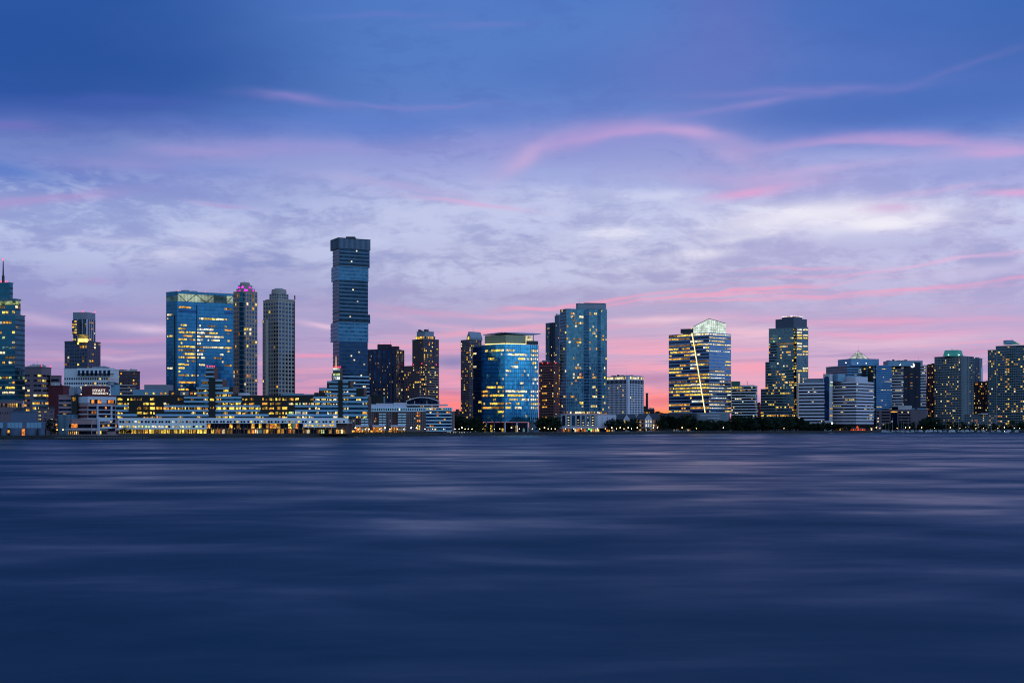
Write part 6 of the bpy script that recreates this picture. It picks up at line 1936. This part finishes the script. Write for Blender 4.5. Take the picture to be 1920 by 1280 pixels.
lamps((1871, 1883, 1902, 1912), 12, 'wWcw', 'lamp on the quay below the rightmost apartment tower', 'lamps below the rightmost tower')
lamps((72, 83, 107, 118), 28, 'owow', 'warm lamp near the single shore tree beside the slate shed', 'lamps near the shore tree')
# bright floodlight mast in front of the arched shaft
e = bpy.data.objects.new('floodlight_mast', None); COL.objects.link(e); Yq = shoreY(1560) + 20; e.location = (X(1560, Yq), Yq, GZ)
tag(e, 'brightest white floodlight on a pole below the arched office shaft', 'floodlight')
MB().tube((e.location.x, Yq, GZ), (e.location.x, Yq, Z(794, Yq)), .2, .12).build('post', DKST, e)
MB().ball((e.location.x, Yq, Z(793, Yq)), 1.15).build('globe', STAR, e)

# ------------------------------------------------------------------ waterfront restaurant
Yr = shoreY(1605) + 18
x0, x1 = X(1594, Yr), X(1624, Yr)
e = bpy.data.objects.new('restaurant', None); COL.objects.link(e); e.location = (x0, Yr, GZ)
tag(e, 'small waterfront restaurant with orange lit windows and a pointed lit roof', 'restaurant')
MB().box(x0, x1, Yr, Yr + 9, GZ, GZ + 4).build('wall', BROWN, e)
rm = MB(); xm = X(1609, Yr)
rm.poly([(x0 - .6, Yr - .6, GZ + 4), (x1 + .6, Yr - .6, GZ + 4), (x1 + .6, Yr + 9.6, GZ + 4), (x0 - .6, Yr + 9.6, GZ + 4), (x0 + 4, Yr + 4.5, GZ + 5.6), (x1 - 4, Yr + 4.5, GZ + 5.6)], [(0, 1, 5, 4), (1, 2, 5), (2, 3, 4, 5), (3, 0, 4), (3, 2, 1, 0)]).build('roof', ROOF, e)
RL = lamp('red orange restaurant glow', (255, 96, 50), 1.3, .5, True)
for q in range(7): MB().box(x0 + (x1 - x0) * (q + .1) / 7, x0 + (x1 - x0) * (q + .75) / 7, Yr - .1, Yr + .01, GZ + 1.2, GZ + 3.2).build('window', RL, e)
MB().prism([(xm - 2, Yr + 2), (xm + 2, Yr + 2), (xm + 2, Yr + 6), (xm - 2, Yr + 6)], GZ + 5.0, GZ + 8.6, top=[(xm - .5, Yr + 3.5), (xm + .5, Yr + 3.5), (xm + .5, Yr + 4.5), (xm - .5, Yr + 4.5)]).build('lantern', RL, e)

# ------------------------------------------------------------------ cars parked by the water
CARP = [surf('silver car paint', (150, 152, 160), .3, .3), surf('dark car paint', (44, 48, 60), .3, .2), surf('white car paint', (196, 196, 200), .3)]
HEAD = lamp('car headlight', (255, 250, 235), 10, 0); TYRE = surf('tyre rubber', (20, 20, 22), .9)
def car_mesh():
    body = MB()
    prof = [(-2.2, .35), (2.2, .35), (2.25, .8), (1.2, .95), (.6, 1.42), (-1.1, 1.45), (-1.8, .98), (-2.2, .9)]
    n_ = len(prof)
    body.poly([(x, -.85, z) for x, z in prof] + [(x, .85, z) for x, z in prof], [tuple(range(n_)), tuple(range(n_, 2 * n_))[::-1]] + [(i, n_ + i, n_ + (i + 1) % n_, (i + 1) % n_) for i in range(n_)])
    gl = MB(); gl.poly([(-1.0, -.87, 1.0), (.95, -.87, 1.0), (.55, -.87, 1.36), (-1.0, -.87, 1.36), (-1.0, .87, 1.0), (.95, .87, 1.0), (.55, .87, 1.36), (-1.0, .87, 1.36)], [(0, 1, 2, 3), (7, 6, 5, 4), (1, 5, 6, 2), (0, 3, 7, 4), (3, 2, 6, 7), (0, 4, 5, 1)])
    wh = [MB().tube((x, y - .1, .33), (x, y + .1, .33), .33, n=10) for x in (-1.35, 1.35) for y in (-.8, .8)]
    hl = [MB().box(2.18, 2.3, y - .16, y + .16, .62, .8) for y in (-.6, .6)]
    def mk(b_, n2, m): me = bpy.data.meshes.new(n2); me.from_pydata([tuple(v) for v in b_.v], [], b_.f); me.materials.append(m); me.update(); return n2, me
    bs = [mk(body, 'body', m) for m in CARP]
    return bs, [mk(gl, 'windows', WINB)] + [mk(w_, 'wheel', TYRE) for w_ in wh] + [mk(h_, 'headlight', HEAD) for h_ in hl]
CB, CP = car_mesh()
def car(px, dY, rot, label, group, pm=0):
    Y = shoreY(px) + dY
    e = bpy.data.objects.new('parked_car', None); COL.objects.link(e); e.location = (X(px, Y), Y, GZ); e.rotation_euler = (0, 0, rot)
    tag(e, label, 'car', group)
    for n_, me in [CB[pm]] + CP:
        o = bpy.data.objects.new(n_, me); COL.objects.link(o); o.parent = e
for i, px in enumerate((841, 845, 849, 853, 857, 861, 865, 869, 873, 877, 881)): car(px, 9, R(-90 + random.uniform(-14, 14)), 'parked car facing the river on the quay left of the blue glass office', 'cars parked on the quay', i % 3)

# ------------------------------------------------------------------ marina: breakwater, yachts, masts
bw = bpy.data.objects.new('breakwater', None); COL.objects.link(bw); bw.location = (X(1780, 2236), 2236, 0)
tag(bw, 'long low dark breakwater sheltering the marina boats at right', 'breakwater')
m_ = MB(); rnd = random.Random(4)
nseg = 90
for i in range(nseg):
    a = 1648 + (2060 - 1648) * i / nseg; c = 1648 + (2060 - 1648) * (i + 1) / nseg; h = rnd.uniform(.9, 1.9)
    y = 2230 + 20 * max(0, (a - 1648) / 412)
    m_.prism([(X(a, y), y), (X(c, y), y), (X(c, y), y + 6), (X(a, y), y + 6)], -2, h)
m_.build('rock_bank', surf('dark wet rock', (48, 48, 52), .9, var=.4, scale=.3), bw)
HULL = surf('white boat hull', (190, 194, 204), .4, var=.06); HULLB = surf('navy boat hull', (52, 66, 98), .4, var=.06)
def boat_mesh(L, cab, mast, hull):
    parts = []
    h = MB(); w = L * .15; st = []
    secs_ = [(-.5, .8, .9), (-.2, 1, .95), (.15, .95, 1.0), (.38, .55, 1.15), (.5, .04, 1.3)]
    for x, ww, fh in secs_: st.append([(x * L, -w * ww, fh * 1.3), (x * L, -w * ww * .6, .0), (x * L, 0, -.5), (x * L, w * ww * .6, .0), (x * L, w * ww, fh * 1.3)])
    V_ = [p for s_ in st for p in s_]; F_ = []
    for i in range(len(st) - 1):
        for j in range(4): F_.append((i * 5 + j, i * 5 + j + 1, i * 5 + 5 + j + 1, i * 5 + 5 + j))
        F_.append((i * 5, i * 5 + 5, i * 5 + 9, i * 5 + 4))
    F_.append((0, 1, 2, 3, 4)); h.poly(V_, F_); parts.append(('hull', h, hull))
    c_ = MB(); x0, x1 = -L * .28, L * .18
    c_.prism([(x0, -w * .6), (x1, -w * .6), (x1, w * .6), (x0, w * .6)], 1.3, 1.3 + cab, top=[(x0 + .3, -w * .5), (x1 - cab * .8, -w * .5), (x1 - cab * .8, w * .5), (x0 + .3, w * .5)])
    parts.append(('cabin', c_, HULL))
    g_ = MB(); g_.box(x0 + .5, x1 - cab * .9, -w * .62, w * .62, 1.3 + cab * .5, 1.3 + cab * .8); parts.append(('cabin_windows', g_, WINB))
    if mast:
        k_ = MB(); k_.tube((L * .05, 0, 1.3), (L * .05, 0, mast), .16, .08); k_.tube((L * .05, 0, 3), (-L * .3, 0, 3.1), .12)
        for q in (.5, .75): k_.tube((L * .05, -1.2, mast * q), (L * .05, 1.2, mast * q), .05)
        parts.append(('mast', k_, LAV))
    res = []
    for n_, mb, m in parts:
        me = bpy.data.meshes.new(n_); me.from_pydata([tuple(v) for v in mb.v], [], mb.f); me.materials.append(m); me.update(); res.append((n_, me))
    return res
BT = {'a': boat_mesh(12, 1.8, 19, HULL), 'b': boat_mesh(14, 3.2, 0, HULL), 'c': boat_mesh(11, 1.6, 16, HULLB), 'd': boat_mesh(17, 4.0, 0, HULL), 'e': boat_mesh(15, 2.0, 27, HULL)}
LB = {'a': 'white sailing yacht with bare mast moored behind the breakwater', 'b': 'white motor cruiser moored behind the breakwater', 'c': 'navy hulled sailing yacht with bare mast behind the breakwater', 'd': 'large white motor yacht with tall cabin moored behind the breakwater', 'e': 'large sailing yacht with the tallest bare mast behind the breakwater'}
def boat(px, Y, k, rot, where):
    e = bpy.data.objects.new('sailing_yacht' if k in 'ace' else 'motor_yacht', None); COL.objects.link(e)
    e.location = (X(px, Y), Y, 0); e.rotation_euler = (0, 0, rot)
    tag(e, LB[k].replace('behind the breakwater', where), 'boat', 'boats moored in the marina, ' + {'a': 'white sloops ', 'b': 'cruisers ', 'c': 'navy sloops ', 'd': 'large yachts ', 'e': 'tall sloops '}[k] + where)
    for n_, me in BT[k]:
        o = bpy.data.objects.new(n_, me); COL.objects.link(o); o.parent = e
for px, k, w_ in ((1655, 'b', 0), (1661, 'a', 0), (1666, 'a', 0), (1674, 'e', 0), (1684, 'c', 0), (1689, 'e', 0), (1694, 'a', 0), (1702, 'e', 0), (1712, 'b', 0), (1718.5, 'e', 0), (1728, 'd', 0), (1737, 'b', 1), (1744, 'd', 1), (1755, 'b', 1), (1764, 'b', 1), (1773, 'a', 1), (1781, 'b', 1), (1788, 'd', 1), (1798, 'e', 1), (1806, 'b', 1), (1815, 'd', 1), (1824, 'b', 1), (1834, 'c', 2), (1845, 'b', 2), (1860, 'a', 2), (1874, 'b', 2), (1890, 'd', 2), (1905, 'b', 2)):
    boat(px, 2285 + random.uniform(-16, 18), k, random.uniform(-.5, .5) + (math.pi if random.random() < .4 else 0), ('before the low mauve building', 'below the green mansard apartments', 'below the rightmost tower')[w_])
# small motorboat lying off the breakwater with a lit cabin
e = bpy.data.objects.new('motor_boat', None); COL.objects.link(e); e.location = (X(1887, 2190), 2190, 0)
tag(e, 'small boat with a tiny white light on the river off the breakwater', 'boat')
for n_, me in BT['b'][:2]: o = bpy.data.objects.new(n_, me); COL.objects.link(o); o.parent = e; o.scale = (.55, .55, .6)
ml = MB(); ml.ball((e.location.x - 3, 2190, 2.6), .35); ml.build('navigation_light', L_C, e)

# ------------------------------------------------------------------ hotel pier and old piles
e = bpy.data.objects.new('pier', None); COL.objects.link(e); e.location = (X(190, 1058), 1058, 0)
tag(e, 'dark timber pier on piles in front of the hotel at left', 'pier')
WD = surf('dark wet timber', (46, 42, 42), .9, var=.3, scale=.5)
xa, xb = X(108, 1052), X(279, 1052)
MB().box(xa, xb, 1046, 1060, 1.5, 2.1).build('deck', WD, e)
MB().box(xa, xb, 1045.6, 1046, 1.0, 2.0).build('fender', surf('weathered fender', (92, 92, 96), .9, var=.3), e)
for i in range(34):
    x = xa + (xb - xa) * (i + .5) / 34; MB().tube((x, 1045.8, -2), (x, 1045.8, 2.4 + (i % 3) * .2), .28).build('pile', WD, e)
for i in range(24):
    x = xa + (xb - xa) * (i + .5) / 24; MB().box(x - .04, x + .04, 1046.2, 1046.28, 2.1, 3.1).build('railing_post', DKST, e)
MB().box(xa, xb, 1046.2, 1046.28, 3.1, 3.2).build('handrail', DKST, e)
for i in range(26):
    px = 1130 + i * 4.6; Y = shoreY(px) - 22 - (i % 3); mb = MB(); x = X(px, Y)
    mb.tube((x, Y, -2), (x + random.uniform(-.2, .2), Y, random.uniform(.8, 2.0)), .3, .24)
    o = mb.build('timber_pile', WD, None, (x, Y, 0)); o.location = (x, Y, 0)
    tag(o, 'old timber pile standing in the shallows off the gabled brick house', 'pile', 'old timber piles in the shallows')
